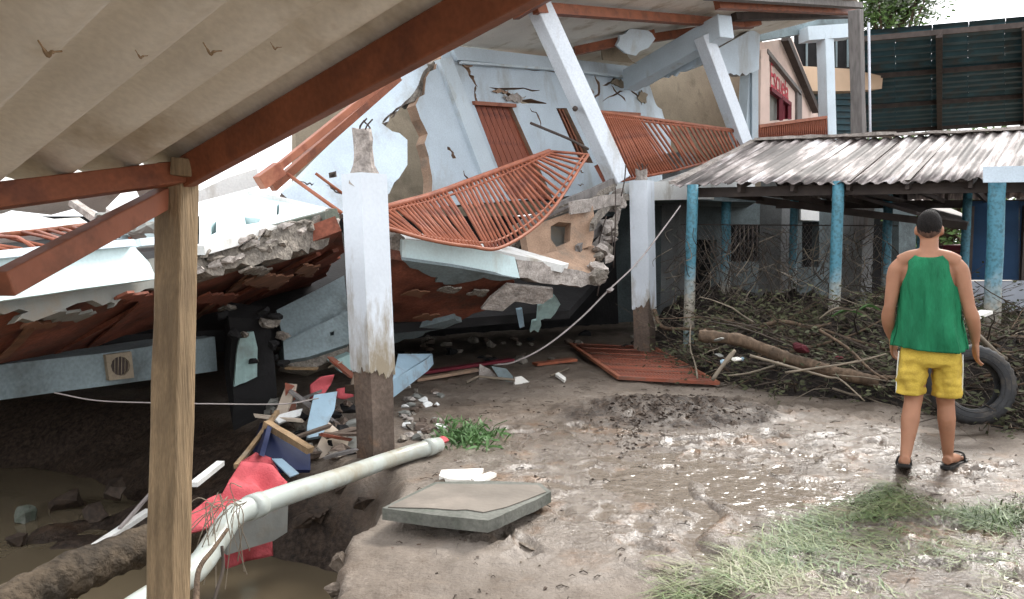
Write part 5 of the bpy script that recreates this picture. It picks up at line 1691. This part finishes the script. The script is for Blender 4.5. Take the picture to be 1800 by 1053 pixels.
# straw caught on the bend
sv, sf = [], []
for i in range(24):
    a = at(rr.uniform(378, 436), rr.uniform(886, 915), 3.5) + Vector((0, rr.uniform(-.1, .1), .05))
    L = rr.uniform(.1, .4)
    e = a + Vector((rr.uniform(-.25, .05), rr.uniform(-.15, .1), -L))
    mid = a.lerp(e, .45) + Vector((rr.uniform(-.06, .06), rr.uniform(-.05, .05), .07))
    tube_geo(spline([a, mid, e], 4), .0024, 4, sv, sf, cap=False)
tag(mk('straw_tangle', sv, sf, M['twigl']), 'bunch of pale straw caught on the bend of the pipe', 'straw')
tag(tube('root', spline([at(400, 930, 3.1), at(375, 965, 3.0), at(350, 1000, 2.9), at(345, 1053, 2.8), at(340, 1120, 2.7)], 5), [.007 + .0003 * i for i in range(21)], M['bark'], n=7), 'brown root hanging below the pipe beside the wooden post', 'root')
tag(tube('root', spline([at(390, 960, 3.05), at(392, 1000, 3.0), at(378, 1050, 2.9), at(370, 1110, 2.8)], 5), .007, M['twig'], n=6), 'thin dark root dangling under the straw', 'root')

# cloths, crate and boards in the rubble slope
PC1 = PL((400, 870, 4.3), (490, 830, 4.7), (400, 830, 4.5))
tag(slab('red_sheet', PC1, [(322, 940), (326, 902), (392, 864), (420, 822), (448, 800), (476, 806), (494, 836), (500, 862), (460, 884), (410, 910), (350, 944)], .012, M['redcloth'], grid=.02, bulge=.12, bfreq=7.0, smooth=True), 'crumpled bright red sheet behind the white pipe', 'cloth')
tag(slab('red_sheet', PL((400, 980, 4.6), (480, 960, 4.8), (400, 940, 4.6)), [(398, 1000), (396, 962), (440, 950), (484, 944), (482, 978), (440, 990)], .012, M['redcloth'], grid=.025, bulge=.07, bfreq=7.0, smooth=True), 'dark wet red sheet hanging below the grey sheet at the water', 'cloth')
tag(slab('grey_sheet', PL((400, 930, 4.2), (500, 910, 4.5), (400, 890, 4.2)), [(398, 975), (394, 905), (440, 890), (506, 880), (504, 935), (480, 950), (440, 962)], .03, M['greysheet'], bulge=.02, grid=.1, jag=.01), 'grey sheet leaning under the white pipe', 'sheet')
PC2 = PL((560, 680, 6.4), (590, 680, 6.5), (560, 660, 6.4))
tag(slab('red_rag', PC2, [(545, 700), (544, 676), (562, 662), (586, 658), (584, 676), (566, 694)], .02, M['redcloth'], grid=.025, bulge=.06, bfreq=8, smooth=True), 'red rag on the rubble left of the front column', 'cloth')
tag(slab('red_rag', PC2.off(-.1), [(592, 700), (594, 684), (616, 680), (620, 696), (604, 702)], .02, M['redcloth'], grid=.025, bulge=.05, bfreq=8, smooth=True), 'small red rag tucked against the front column', 'cloth')
PC3 = PL((560, 730, 6.0), (590, 700, 6.2), (545, 700, 6.1))
tag(slab('blue_board', PC3, [(552, 694), (593, 688), (588, 720), (566, 766), (540, 770), (540, 748)], .03, M['ltblue'], jag=.01), 'pale blue grey board leaning on the rubble', 'board')
tag(slab('white_board', PC3.off(-.1), [(480, 732), (514, 722), (532, 718), (528, 730), (490, 744)], .02, M['white']), 'short white board left of the pale blue one', 'board')
tag(slab('cream_board', PL((580, 780, 5.7), (610, 770, 5.8), (580, 750, 5.8)), [(578, 742), (614, 772), (606, 800), (560, 806), (550, 800)], .02, M['cream'], jag=.01), 'cream board tilted against the foot of the front column', 'board')
PCr = PL((460, 800, 5.1), (545, 810, 5.2), (460, 750, 5.3))
ct = thing('navy_crate', ground(500, 850, -.3), 'navy blue plastic crate half buried beside a plank', 'crate')
slab('side', PCr, [(452, 792), (470, 746), (545, 786), (546, 826), (456, 826)], .03, M['navy'], ct)
slab('end', Plane(PCr.hit(452, 792), PCr.hit(470, 746), PCr.hit(460, 780) + Vector((-.1, .35, 0))), [(440, 790), (448, 744), (472, 742), (456, 800)], .03, M['navy'], ct)
slab('label_panel', PCr.off(.02), [(478, 806), (496, 806), (526, 832), (510, 838)], .01, M['ltblue'], ct)
tag(beam('plank', at(468, 744, 5.3), at(546, 792, 5.12), .06, .04, M['plank'], seg=4, wob=.004), 'brown timber plank along the top of the navy crate', 'plank')
tag(beam('stick', at(415, 820, 4.9), at(488, 724, 5.8), .03, .03, M['plank'], seg=4, wob=.006), 'thin upright stick left of the navy crate', 'stick')
tag(beam('white_stick', at(340, 852, 4.7), at(388, 814, 5.1), .05, .03, M['white']), 'short white stick in the dark right of the wooden post', 'stick')
tag(beam('white_stick', at(165, 962, 4.7), at(262, 898, 5.2), .05, .03, M['white']), 'long white stick in the pit left of the wooden post', 'stick')
tag(beam('white_stick', at(210, 930, 4.9), at(280, 850, 5.5), .02, .02, M['cable']), 'thin pale rod above the long white stick', 'stick')
tag(rough_log('log', spline([at(-60, 1110, 3.2), at(60, 1040, 3.5), at(150, 1000, 3.7), at(255, 958, 4.0), at(330, 940, 4.3)], 5), [.10 + .006 * math.sin(i * .9) + .003 * math.sin(i * 2.3) for i in range(21)], M['logdark']), 'thick muddy log lying in the pit behind the wooden post', 'log')
for i, (x, y, s, Y) in enumerate(((45, 905, .26, 5.9), (120, 880, .4, 6.2), (200, 860, .34, 6.2), (30, 950, .2, 5.4), (170, 900, .28, 5.7), (560, 905, .24, 5.2), (530, 915, .2, 5.1), (610, 860, .28, 5.3), (640, 880, .2, 5.0))):
    o = chunk('rubble_block', at(x, y, Y), (s, s * .8, s * .6), M['loam'] if i != 0 else M['mossy'], seed=800 + i)  # muddy blocks, kept dark so their colour matches the pit's painted shade
    tag(o, ('mossy grey green block standing in the pit water at the left edge', 'largest muddy block in the dark pit left of the post', 'muddy block in the pit nearest the left side of the post', 'lowest muddy block in the pit at the left edge',
            'muddy block in the pit just above the log', 'muddy block under the middle of the white pipe', 'muddy block at the water below the white pipe', 'muddy block under the upper end of the white pipe', 'muddy block on the pit slope beside the concrete slab')[i], 'rubble', 'muddy blocks in the pit')
for i in range(46):
    x, y = rr.uniform(702, 782), rr.uniform(676, 775)
    q = ground(x, y)
    s = rr.uniform(.05, .12)
    o = chunk('rubble_piece', Vector((q.x, q.y, hz(q.x, q.y) + s * .15)), (s * 1.3, s, s * .7), (M['concretel'], M['white'], M['concrete'], M['greysheet'], M['mudstain'])[i % 5], seed=900 + i)
    tag(o, 'small rubble piece in the scatter right of the foot of the front column', 'rubble', 'rubble scatter by the front column')
for i in range(54):
    x, y = rr.uniform(470, 640), rr.uniform(690, 800)
    Y = 6.9 - (y - 690) / 110 * 1.5
    s = rr.uniform(.07, .2)
    o = chunk('rubble_piece', at(x, y, Y) - Vector((0, 0, s * .2)), (s * 1.3, s, s * .7), (M['mudstain'], M['mudstain'], M['concrete'], M['dark'], M['greysheet'])[i % 5], seed=1000 + i)
    tag(o, 'dark rubble piece on the slope left of the front column', 'rubble', 'rubble slope left of the front column')
for i in range(40):
    x, y = rr.uniform(690, 1120), rr.uniform(590, 640)
    q = ground(x, y)
    s = rr.uniform(.08, .25)
    o = chunk('rubble_piece', Vector((q.x, q.y, s * .15)), (s * 1.3, s, s * .7), (M['mudstain'], M['dark'], M['concrete'])[i % 3], seed=1100 + i)
    tag(o, 'dark rubble piece in the mouth of the cavity', 'rubble', 'rubble in the cavity mouth')

# broken paving edge at the rim of the pit, lower middle
for i in range(9):
    q = Vector((-.80 + rr.uniform(-.08, .06), 2.9 + 1.1 * i / 8, 0))
    o = chunk('rim_clod', Vector((q.x, q.y, -.09 + rr.uniform(-.08, .02))), (rr.uniform(.14, .26), rr.uniform(.1, .2), rr.uniform(.08, .16)), M['mud'], seed=1200 + i, n=18)
    tag(o, 'mud clod crumbling from the rim of the pit', 'clod', 'clods along the rim of the pit')

# splintered boards sticking out of the rubble slope, left of the front column
for i in range(18):
    x, y = rr.uniform(455, 640), rr.uniform(640, 800)
    Y = 7.0 - (y - 640) / 160 * 1.7
    c = at(x, y, Y)
    a = rr.uniform(0, 6.28); el = rr.uniform(-.2, .7); L = rr.uniform(.15, .5)
    d = Vector((math.cos(a) * math.cos(el), math.sin(a) * math.cos(el) * .6, math.sin(el)))
    o = beam('board_splinter', c - d * L / 2, c + d * L / 2, rr.uniform(.03, .10), rr.uniform(.012, .025), M[rr.choice(('plank', 'greypost', 'gloom', 'cream', 'mudstain', 'plank', 'redgrille'))], rough_end=.03, seg=2, wob=.004)
    tag(o, 'splintered board sticking out of the rubble slope left of the front column', 'board', 'splintered boards in the rubble slope')
# churned dark loam clods beyond the puddle
cv, cf = [], []
for i in range(700):
    t = rr.random()
    x, y = (rr.gauss(1165, 52), rr.gauss(722, 15)) if t < .72 else ((rr.gauss(1110, 18), rr.uniform(735, 800)) if t < .86 else (rr.gauss(1290, 45), rr.gauss(728, 9)))
    q = ground(x, y)
    sz = rr.uniform(.012, .05)
    vs, fs = chunk_geo((q.x, q.y, hz(q.x, q.y) - sz * .05), (sz * 1.6, sz * 1.3, sz * .8), 5000 + i, 9)
    b = len(cv); cv += vs; cf += [tuple(k + b for k in f) for f in fs]
tag(mk('churned_loam', cv, cf, M['loam']), 'dark churned loam clods heaped behind the puddle', 'earth', kind='stuff')

# litter trodden into the mud
tv, tf, tm = [], [], []
for i in range(1500):
    x, y = rr.uniform(-.6, 5.0), rr.uniform(3.0, 8.6)
    if float(sdist(np.array([x]), np.array([y]))[0]) > -.1:
        continue
    z = hz(x, y)
    if rr.random() < .5:
        a = rr.uniform(0, 6.28); L = rr.uniform(.015, .03 + .012 * y)
        v0 = len(tf)
        tube_geo([Vector((x, y, z + .004)), Vector((x + math.cos(a) * L * .5, y + math.sin(a) * L * .5, z + .012)), Vector((x + math.cos(a) * L, y + math.sin(a) * L, z + .003))], rr.uniform(.001, .0034), 4, tv, tf, cap=False)
        tm += [rr.choice((0, 0, 1))] * (len(tf) - v0)
    else:
        s = rr.uniform(.008, .03)
        vs, fs = chunk_geo((x, y, z + s * .2), (s * 1.4, s, s * .6), 2000 + i, 8)
        b = len(tv); tv += vs; tf += [tuple(q + b for q in f) for f in fs]
        tm += [rr.choice((0, 2, 2, 1))] * len(fs)
tag(mk('mud_litter', tv, tf, [M['twig'], M['twigl'], M['mudstain']], fm=tm), 'small twigs and crumbs trodden into the mud', 'litter', kind='stuff')


# ------------------------------------------------------------------ grass
def blades(polys, seed):
    r_ = random.Random(seed)
    vs, fs, tint = [], [], []
    for poly, n, tlo, thi, L0, L1, lay in polys:
        xs = [p[0] for p in poly]; ys = [p[1] for p in poly]
        k = 0
        while k < n:
            x, y = r_.uniform(min(xs), max(xs)), r_.uniform(min(ys), max(ys))
            if not pip(x, y, poly):
                continue
            q = ground(x, y)
            if vnz(q.x * 2.6, q.y * 2.6) < r_.uniform(.30, .68):
                k += .25
                continue
            k += 1
            z = hz(q.x, q.y)
            a = 3.5 + 3.4 * (vnz(q.x * 1.9 + 7, q.y * 1.9) - .5) + r_.gauss(0, .75)
            L = r_.uniform(L0, L1) * r_.choice((.5, .8, 1, 1, 1.5))
            d = Vector((math.cos(a), math.sin(a), 0)); s = Vector((-d.y, d.x, 0))
            w = r_.choice((.0013, .0018, .0024, .0032, .0048))
            up = L * (lay if r_.random() < .8 else lay * 2.4)
            b = len(vs)
            p0 = Vector((q.x, q.y, z - .004))
            for t in (0, .35, .7, 1):
                c = p0 + d * L * t + Vector((0, 0, up * math.sin(t * 2.5) + .006)) + s * .03 * math.sin(t * 3 + a * 5)
                ww = w * (1 - .85 * t)
                vs += [c + s * ww, c - s * ww]
            for j in range(3):
                fs.append((b + 2 * j, b + 2 * j + 1, b + 2 * j + 3, b + 2 * j + 2))
            tv_ = max(0, min(1, r_.uniform(tlo, thi) + 1.1 * (vnz(q.x * 3.3, q.y * 3.3 + 5) - .5)))
            tint += [tv_] * 8
    return vs, fs, tint


_t = np.random.default_rng(5).random((64, 64))


def vnz(x, y):
    xi, yi = math.floor(x), math.floor(y)
    fx, fy = x - xi, y - yi
    g = lambda a, b: _t[a % 64, b % 64]
    return (g(xi, yi) * (1 - fx) + g(xi + 1, yi) * fx) * (1 - fy) + (g(xi, yi + 1) * (1 - fx) + g(xi + 1, yi + 1) * fx) * fy


GP = [([(1190, 1060), (1270, 1000), (1370, 930), (1480, 868), (1560, 846), (1590, 880), (1490, 940), (1410, 1000), (1360, 1060)], 2600, .05, .85, .05, .17, .10),
      ([(1500, 868), (1560, 842), (1650, 830), (1740, 838), (1800, 868), (1800, 920), (1720, 930), (1620, 918), (1540, 915)], 2100, .0, .8, .05, .17, .12),
      ([(1690, 840), (1800, 850), (1800, 950), (1700, 930)], 500, .0, .3, .06, .17, .2),
      ([(1380, 980), (1560, 920), (1800, 935), (1800, 1060), (1380, 1060)], 1500, .3, 1.0, .04, .14, .08),
      ([(1170, 1000), (1230, 985), (1250, 1060), (1150, 1060)], 250, .3, .9, .06, .15, .12)]
vs, fs, tint = blades(GP, 77)
o = mk('grass', vs, fs, M['grass'])
a_ = o.data.attributes.new('tint', 'FLOAT', 'POINT'); a_.data.foreach_set('value', tint)
tag(o, 'flattened muddy grass along the lower right of the yard', 'grass', kind='stuff')

wdp = ground(820, 775)
wp = thing('weed_clump', wdp, 'low clump of green weeds right of the front column', 'plant')
vs, fs = [], []
for i in range(420):
    x, y = rr.gauss(820, 28), rr.gauss(768, 9)
    q = ground(x, y); z = hz(q.x, q.y)
    a = rr.uniform(0, 6.28); el = rr.uniform(.3, 1.3)
    d = Vector((math.cos(a) * math.cos(el), math.sin(a) * math.cos(el), math.sin(el))); s = d.orthogonal().normalized()
    L = rr.uniform(.06, .17); w = rr.uniform(.005, .012)
    b = len(vs); p0 = Vector((q.x, q.y, z))
    for t, f in ((0, .4), (.4, 1), (.75, .7), (1, .05)):
        c = p0 + d * L * t - Vector((0, 0, .06 * t * t))
        vs += [c + s * w * f, c - s * w * f]
    for j in range(3):
        fs.append((b + 2 * j, b + 2 * j + 1, b + 2 * j + 3, b + 2 * j + 2))
mk('foliage', vs, fs, M['weed'], wp)
sv, sf = [], []
for i in range(14):
    q = ground(rr.gauss(820, 26), rr.gauss(770, 8))
    tube_geo(spline([q, q + Vector((rr.uniform(-.05, .05), 0, .07)), q + Vector((rr.uniform(-.1, .1), rr.uniform(-.05, .05), .13))], 3), .003, 4, sv, sf)
tag(mk('stem', sv, sf, M['weed'], wp), None, kind='stuff')

# ------------------------------------------------------------------ the man walking away
mroot = Vector((ground(1585, 838).x + ground(1667, 816).x, ground(1585, 838).y + ground(1667, 816).y, 0)) / 2
HEAD = math.atan2(mroot.x, mroot.y)
man = thing('person', mroot, 'man walking away in a green sleeveless jersey, yellow shorts and black sandals', 'person')
MR = Matrix.Rotation(-HEAD, 3, 'Z')


def ML(x, y, z):
    u = max(0, min(1, (z - .80) / .5))
    x = x * (1 - .07 * u) - .032 * u
    return mroot + MR @ Vector((x, y, z))


def ring_loft(rings, n=28, vs=None, fs=None):
    vs = [] if vs is None else vs
    fs = [] if fs is None else fs
    b = len(vs)
    for (cx, cy, z, rx, ry) in rings:
        for i in range(n):
            a = 2 * math.pi * i / n
            vs.append(ML(cx + rx * math.cos(a), cy + ry * math.sin(a), z))
    for k in range(len(rings) - 1):
        for i in range(n):
            j = (i + 1) % n
            fs.append((b + k * n + i, b + k * n + j, b + (k + 1) * n + j, b + (k + 1) * n + i))
    fs.append(tuple(b + i for i in reversed(range(n)))); e = b + (len(rings) - 1) * n; fs.append(tuple(e + i for i in range(n)))
    return vs, fs


def limb(pts, rad, vs, fs, n=14, k=5):
    P = spline([ML(*p) for p in pts], k)
    rs = []
    for i in range(len(P)):
        t = i / (len(P) - 1) * (len(rad) - 1); j = min(int(t), len(rad) - 2)
        rs.append(rad[j] + (rad[j + 1] - rad[j]) * (t - j))
    tube_geo(P, rs, n, vs, fs)


def blob(c, r, vs, fs, n=14, m=9):
    rings = []
    for k in range(m):
        a = -math.pi / 2 + math.pi * (k + .5) / m
        rings.append((c[0], c[1], c[2] + r[2] * math.sin(a), r[0] * math.cos(a), r[1] * math.cos(a)))
    ring_loft(rings, n, vs, fs)


vs, fs = [], []
ring_loft([(0, 0, .78, .15, .10), (0, 0, .88, .152, .105), (0, .005, 1.0, .138, .10), (0, .0, 1.12, .150, .103), (0, -.005, 1.25, .162, .108), (0, -.01, 1.33, .16, .10), (0, -.01, 1.39, .125, .082), (0, -.005, 1.43, .075, .062), (0, .0, 1.46, .058, .056)], 28, vs, fs)
limb([(0, -.005, 1.40), (0, .008, 1.47), (0, .025, 1.54)], [.066, .056, .055], vs, fs)
blob((-.004, .035, 1.605), (.078, .094, .105), vs, fs, 20, 14)
blob((-.004, .06, 1.545), (.055, .06, .058), vs, fs)
blob((-.004, .128, 1.585), (.013, .018, .024), vs, fs)
for sx in (-1, 1):
    blob((-.004 + sx * .082, .03, 1.583), (.013, .020, .032), vs, fs)
    limb([(sx * .05, -.008, 1.425), (sx * .12, -.01, 1.405), (sx * .175, -.005, 1.375)], [.045, .05, .052], vs, fs)
# arms
limb([(-.165, -.005, 1.372), (-.203, -.008, 1.31), (-.222, -.02, 1.20), (-.240, -.035, 1.08)], [.048, .056, .050, .044, .037], vs, fs)
limb([(-.240, -.038, 1.09), (-.252, -.005, 1.0), (-.246, .05, .92), (-.232, .09, .86)], [.037, .044, .040, .032, .025], vs, fs)
limb([(.165, -.005, 1.372), (.200, -.008, 1.31), (.218, -.02, 1.20), (.238, -.03, 1.085)], [.048, .056, .050, .044, .037], vs, fs)
limb([(.236, -.032, 1.095), (.252, -.012, 1.02), (.260, .02, .94), (.262, .055, .865)], [.037, .045, .040, .032, .025], vs, fs)


def hand(w, dirn, side, thumbdir):
    """palm and five bent fingers hanging from a wrist"""
    wv = Vector(w); d = Vector(dirn).normalized(); s = Vector(side).normalized(); n_ = d.cross(s).normalized()
    pts = [wv, wv + d * .03, wv + d * .075]
    for off in (-.024, -.008, .008, .024):
        limb([tuple(wv), tuple(wv + d * .04 + s * off * .8), tuple(wv + d * .085 + s * off)], [.020, .014, .0125], vs, fs, 10, 3)
    for off, L in ((-.028, .072), (-.0095, .085), (.0095, .080), (.028, .062)):
        b0 = wv + d * .082 + s * off
        limb([tuple(b0), tuple(b0 + d * L * .45 + n_ * .006), tuple(b0 + d * L * .75 + n_ * .022), tuple(b0 + d * L * .92 + n_ * .042)], [.0105, .0098, .009, .0075], vs, fs, 9, 3)
    t0 = wv + d * .025 + Vector(thumbdir) * .018
    limb([tuple(t0), tuple(t0 + d * .035 + Vector(thumbdir) * .022), tuple(t0 + d * .07 + Vector(thumbdir) * .026 + n_ * .012)], [.014, .011, .009], vs, fs, 9, 3)


hand((-.232, .09, .865), (.05, .25, -1), (.3, .95, .2), (.35, .9, .1))
hand((.262, .055, .87), (-.02, .12, -1), (-.35, .93, .1), (-.35, .93, -.1))
# legs
limb([(-.085, 0, .84), (-.088, .005, .66), (-.088, .012, .50), (-.092, -.01, .42)], [.085, .082, .060, .052], vs, fs)
limb([(-.092, -.005, .46), (-.102, -.055, .34), (-.112, -.115, .20), (-.120, -.155, .115)], [.052, .058, .040, .033], vs, fs)
limb([(.085, 0, .84), (.092, .045, .66), (.098, .085, .50), (.100, .095, .43)], [.085, .082, .060, .052], vs, fs)
limb([(.102, .10, .46), (.110, .085, .34), (.122, .115, .18), (.128, .15, .085)], [.052, .056, .040, .033], vs, fs)
# feet
limb([(-.120, -.195, .098), (-.124, -.14, .088), (-.128, -.06, .055), (-.132, .02, .036)], [.030, .036, .034, .024], vs, fs)
limb([(.120, .108, .052), (.138, .165, .058), (.168, .24, .045), (.196, .305, .036)], [.030, .036, .034, .024], vs, fs)
for (fx, fy, dx, dy) in ((-.132, .02, 0.0, 1.0), (.196, .305, .4, .92)):
    for k in range(5):
        o_ = -.026 + .013 * k
        limb([(fx + o_ * dy, fy - .02, .036), (fx + o_ * dy + dx * .03, fy + .025 * dy, .034), (fx + o_ * dy + dx * .05, fy + (.05 - .006 * abs(k - 1)) * dy, .028)], [.012, .0095, .008], vs, fs, 8, 3)
body = mk('body', vs, fs, M['skin'], man, True)
rm = body.modifiers.new('remesh', 'REMESH'); rm.mode = 'VOXEL'; rm.voxel_size = .0072; rm.use_smooth_shade = True
sm = body.modifiers.new('smooth', 'SMOOTH'); sm.factor = .5; sm.iterations = 5
evaluated(body)
body.data.materials.clear(); body.data.materials.append(M['skin'])
# hair: a close cropped cap
hv, hf = [], []
n, m = 40, 16
for k in range(m + 1):
    for i in range(n):
        t = 2 * math.pi * i / n
        back = -math.sin(t)
        amin = float(np.interp(back, [-1, -.3, .1, .5, 1], [.50, .38, -.02, -.30, -.36])) + .03 * math.sin(i * 3.1)
        aa = math.pi / 2 + (amin - math.pi / 2) * k / m
        g = 1.052 + .008 * math.sin(i * 7.3 + k * 3.7) + .02 * math.sin(max(0, aa)) - .05 * max(0, k / m - .75) * 4 * .9
        hv.append(ML(-.004 + .0795 * g * math.cos(aa) * math.cos(t), .034 + .0945 * g * math.cos(aa) * math.sin(t), 1.607 + .108 * g * math.sin(aa)))
for k in range(m):
    for i in range(n):
        j = (i + 1) % n
        hf.append((k * n + i, k * n + j, (k + 1) * n + j, (k + 1) * n + i))
mk('hair', hv, hf, M['hair'], man, True)
hv, hf = [], []
for k in range(7):
    a = -.05 - .70 * k / 6
    for i in range(19):
        t = math.pi + math.pi * (i / 18) + .0
        g = 1.018 - .022 * (k / 6)
        aa = max(a, -.20 - .55 * abs(math.sin(t)) ** 1.5)
        hv.append(ML(-.004 + .0795 * g * math.cos(aa) * math.cos(t), .034 + .0945 * g * math.cos(aa) * math.sin(t), 1.607 + .108 * g * math.sin(aa)))
for k in range(6):
    for i in range(18):
        hf.append((k * 19 + i, k * 19 + i + 1, (k + 1) * 19 + i + 1, (k + 1) * 19 + i))
mk('hair_fade', hv, hf, M['fade'], man, True)
for sx in (-1, 1):
    v2, f2 = [], []
    blob((-.004 + sx * .028, .118, 1.61), (.010, .008, .008), v2, f2, 10, 6)
    mk('eye', v2, f2, M['sandal'], man, True)
v2, f2 = [], []
blob((-.004, .122, 1.55), (.022, .008, .006), v2, f2, 10, 6)
mk('mouth', v2, f2, M['maroon'], man, True)
# jersey
RG = [(.815, .200, .130), (.86, .198, .130), (.92, .193, .128), (1.0, .185, .125), (1.08, .180, .122), (1.16, .180, .122), (1.23, .183, .122), (1.27, .185, .120), (1.30, .182, .117), (1.33, .176, .113), (1.36, .165, .106), (1.39, .146, .098), (1.412, .122, .090), (1.43, .100, .080), (1.442, .082, .073)]
jv, jf = [], []
rows, cols = 56, 40
gz = [g[0] for g in RG]; grx = [g[1] for g in RG]; gry = [g[2] for g in RG]
for sgn in (-1, 1):
    b0 = len(jv)
    for k in range(rows + 1):
        t = k / rows
        for i in range(cols + 1):
            u = 2 * i / cols - 1
            ztop = 1.442 - (.030 if sgn < 0 else .13) * max(0, 1 - (u / .80) ** 2) ** .8
            z = .815 + (ztop - .815) * t
            rx = float(np.interp(z, gz, grx)); ry = float(np.interp(z, gz, gry))
            lim = float(np.interp(z, [1.15, 1.20, 1.24, 1.28, 1.33, 1.45], [.30, .185, .160, .144, .130, .118]))
            dl = math.asin(min(1, lim / rx))
            a = sgn * (math.pi / 2) + u * dl * (1 if sgn < 0 else -1)
            low = max(0, min(1, (1.28 - z) / .46))
            w = Vector((math.cos(a) * 2.2, math.sin(a) * 2.2, z * 1.6))
            fold = low * (.014 * math.sin(5 * a + 1.5 * math.sin(z * 7)) + .010 * abs(math.sin(6.5 * a + z * 5)) ** 3) + .026 * mnoise.noise(w * 2.4) * min(1, low + .25) + .010 * low
            hem = .010 * math.sin(2 * a + .6) * (1 - t) ** 6
            jv.append(ML((rx + fold) * math.cos(a), -.004 + (ry + fold) * math.sin(a), z + hem))
    for k in range(rows):
        for i in range(cols):
            q = b0 + k * (cols + 1) + i
            jf.append((q, q + 1, q + cols + 2, q + cols + 1))
tk = mk('jersey', jv, jf, M['tank'], man, True)
so = tk.modifiers.new('cloth', 'SOLIDIFY'); so.thickness = .006; so.offset = -1
# shorts
v3, f3 = [], []
ring_loft([(0, .01, .695, .150, .10), (0, 0, .73, .178, .122), (0, 0, .78, .180, .120), (0, 0, .86, .165, .105)], 32, v3, f3)
for sx, ys in ((-1, (0, .005, .012)), (1, (.02, .05, .085))):
    ring_loft([(sx * .108, ys[2], .492 + .012 * (sx < 0), .089, .108), (sx * .108, ys[2] * .9, .53, .088, .108), (sx * .104, ys[1], .62, .088, .112), (sx * .092, ys[0], .76, .088, .112)], 28, v3, f3)
sh_ = mk('shorts', v3, f3, M['short'], man, True)
rm = sh_.modifiers.new('remesh', 'REMESH'); rm.mode = 'VOXEL'; rm.voxel_size = .0095; rm.use_smooth_shade = True
sm = sh_.modifiers.new('smooth', 'SMOOTH'); sm.factor = .5; sm.iterations = 4
evaluated(sh_)
loc = WLOC[sh_.name]
for v in sh_.data.vertices:
    w = v.co + loc
    q = MR.inverted() @ (w - mroot)
    f = max(0, min(1, (.80 - q.z) / .15))
    r_ = Vector((q.x - math.copysign(.098, q.x), q.y, 0))
    if r_.length > 1e-4:
        r_ = r_.normalized()
        q = q + r_ * f * (.014 * mnoise.noise(Vector((q.x * 22, q.y * 22, q.z * 9))) + .014 * mnoise.noise(Vector((q.x * 9, q.y * 9, q.z * 26 + 4))))
    v.co = mroot + MR @ q - loc
sh_.data.materials.clear(); sh_.data.materials.append(M['short'])
for sx, y2 in ((-1, .012), (1, .085)):
    tube('piping', spline([ML(sx * .184, -.035, .79), ML(sx * .190, y2 * .5 - .035, .68), ML(sx * .192, y2 - .035, .57), ML(sx * .192, y2 - .03, .505)], 5), .004, M['piping'], sh_, 6)
# sandals
for (hx, hy, tx, ty_) in ((-.118, -.225, -.136, .085), (.110, .075, .225, .37)):
    h0, t0 = Vector((hx, hy, 0)), Vector((tx, ty_, 0))
    d = (t0 - h0).normalized(); s = Vector((d.y, -d.x, 0)); L = (t0 - h0).length
    sv2, sf2 = [], []
    prof_ = [(0, .012), (.03, .032), (.12, .040), (.35, .036), (.6, .040), (.8, .048), (.93, .040), (1, .014)]
    for z in (.002, .022):
        for t, w in prof_:
            for q in (-1, 1):
                p = h0 + d * L * t + s * w * q
                sv2.append(ML(p.x, p.y, z + (.062 * max(0, 1 - t / .7) ** 1.3 if hx < 0 else 0)))
    N2 = len(prof_) * 2
    for k in range(len(prof_) - 1):
        sf2.append((N2 + 2 * k, N2 + 2 * k + 1, N2 + 2 * k + 3, N2 + 2 * k + 2)); sf2.append((2 * k + 2, 2 * k + 3, 2 * k + 1, 2 * k))
        sf2.append((2 * k, N2 + 2 * k, N2 + 2 * k + 2, 2 * k + 2)); sf2.append((2 * k + 1, 2 * k + 3, N2 + 2 * k + 3, N2 + 2 * k + 1))
    sf2 += [(0, 1, N2 + 1, N2), (N2 - 2, 2 * N2 - 2, 2 * N2 - 1, N2 - 1)]
    sd_ = mk('sandal', sv2, sf2, M['sandal'], man)
    m0 = h0 + d * L * .72
    st_ = [m0 + s * .046, m0 + s * .03, m0 - s * .03, m0 - s * .046]
    tube('strap', spline([ML(st_[0].x, st_[0].y, .02), ML(st_[1].x, st_[1].y, .075), ML(st_[2].x, st_[2].y, .075), ML(st_[3].x, st_[3].y, .02)], 5), .007, M['sandal'], sd_, 6)
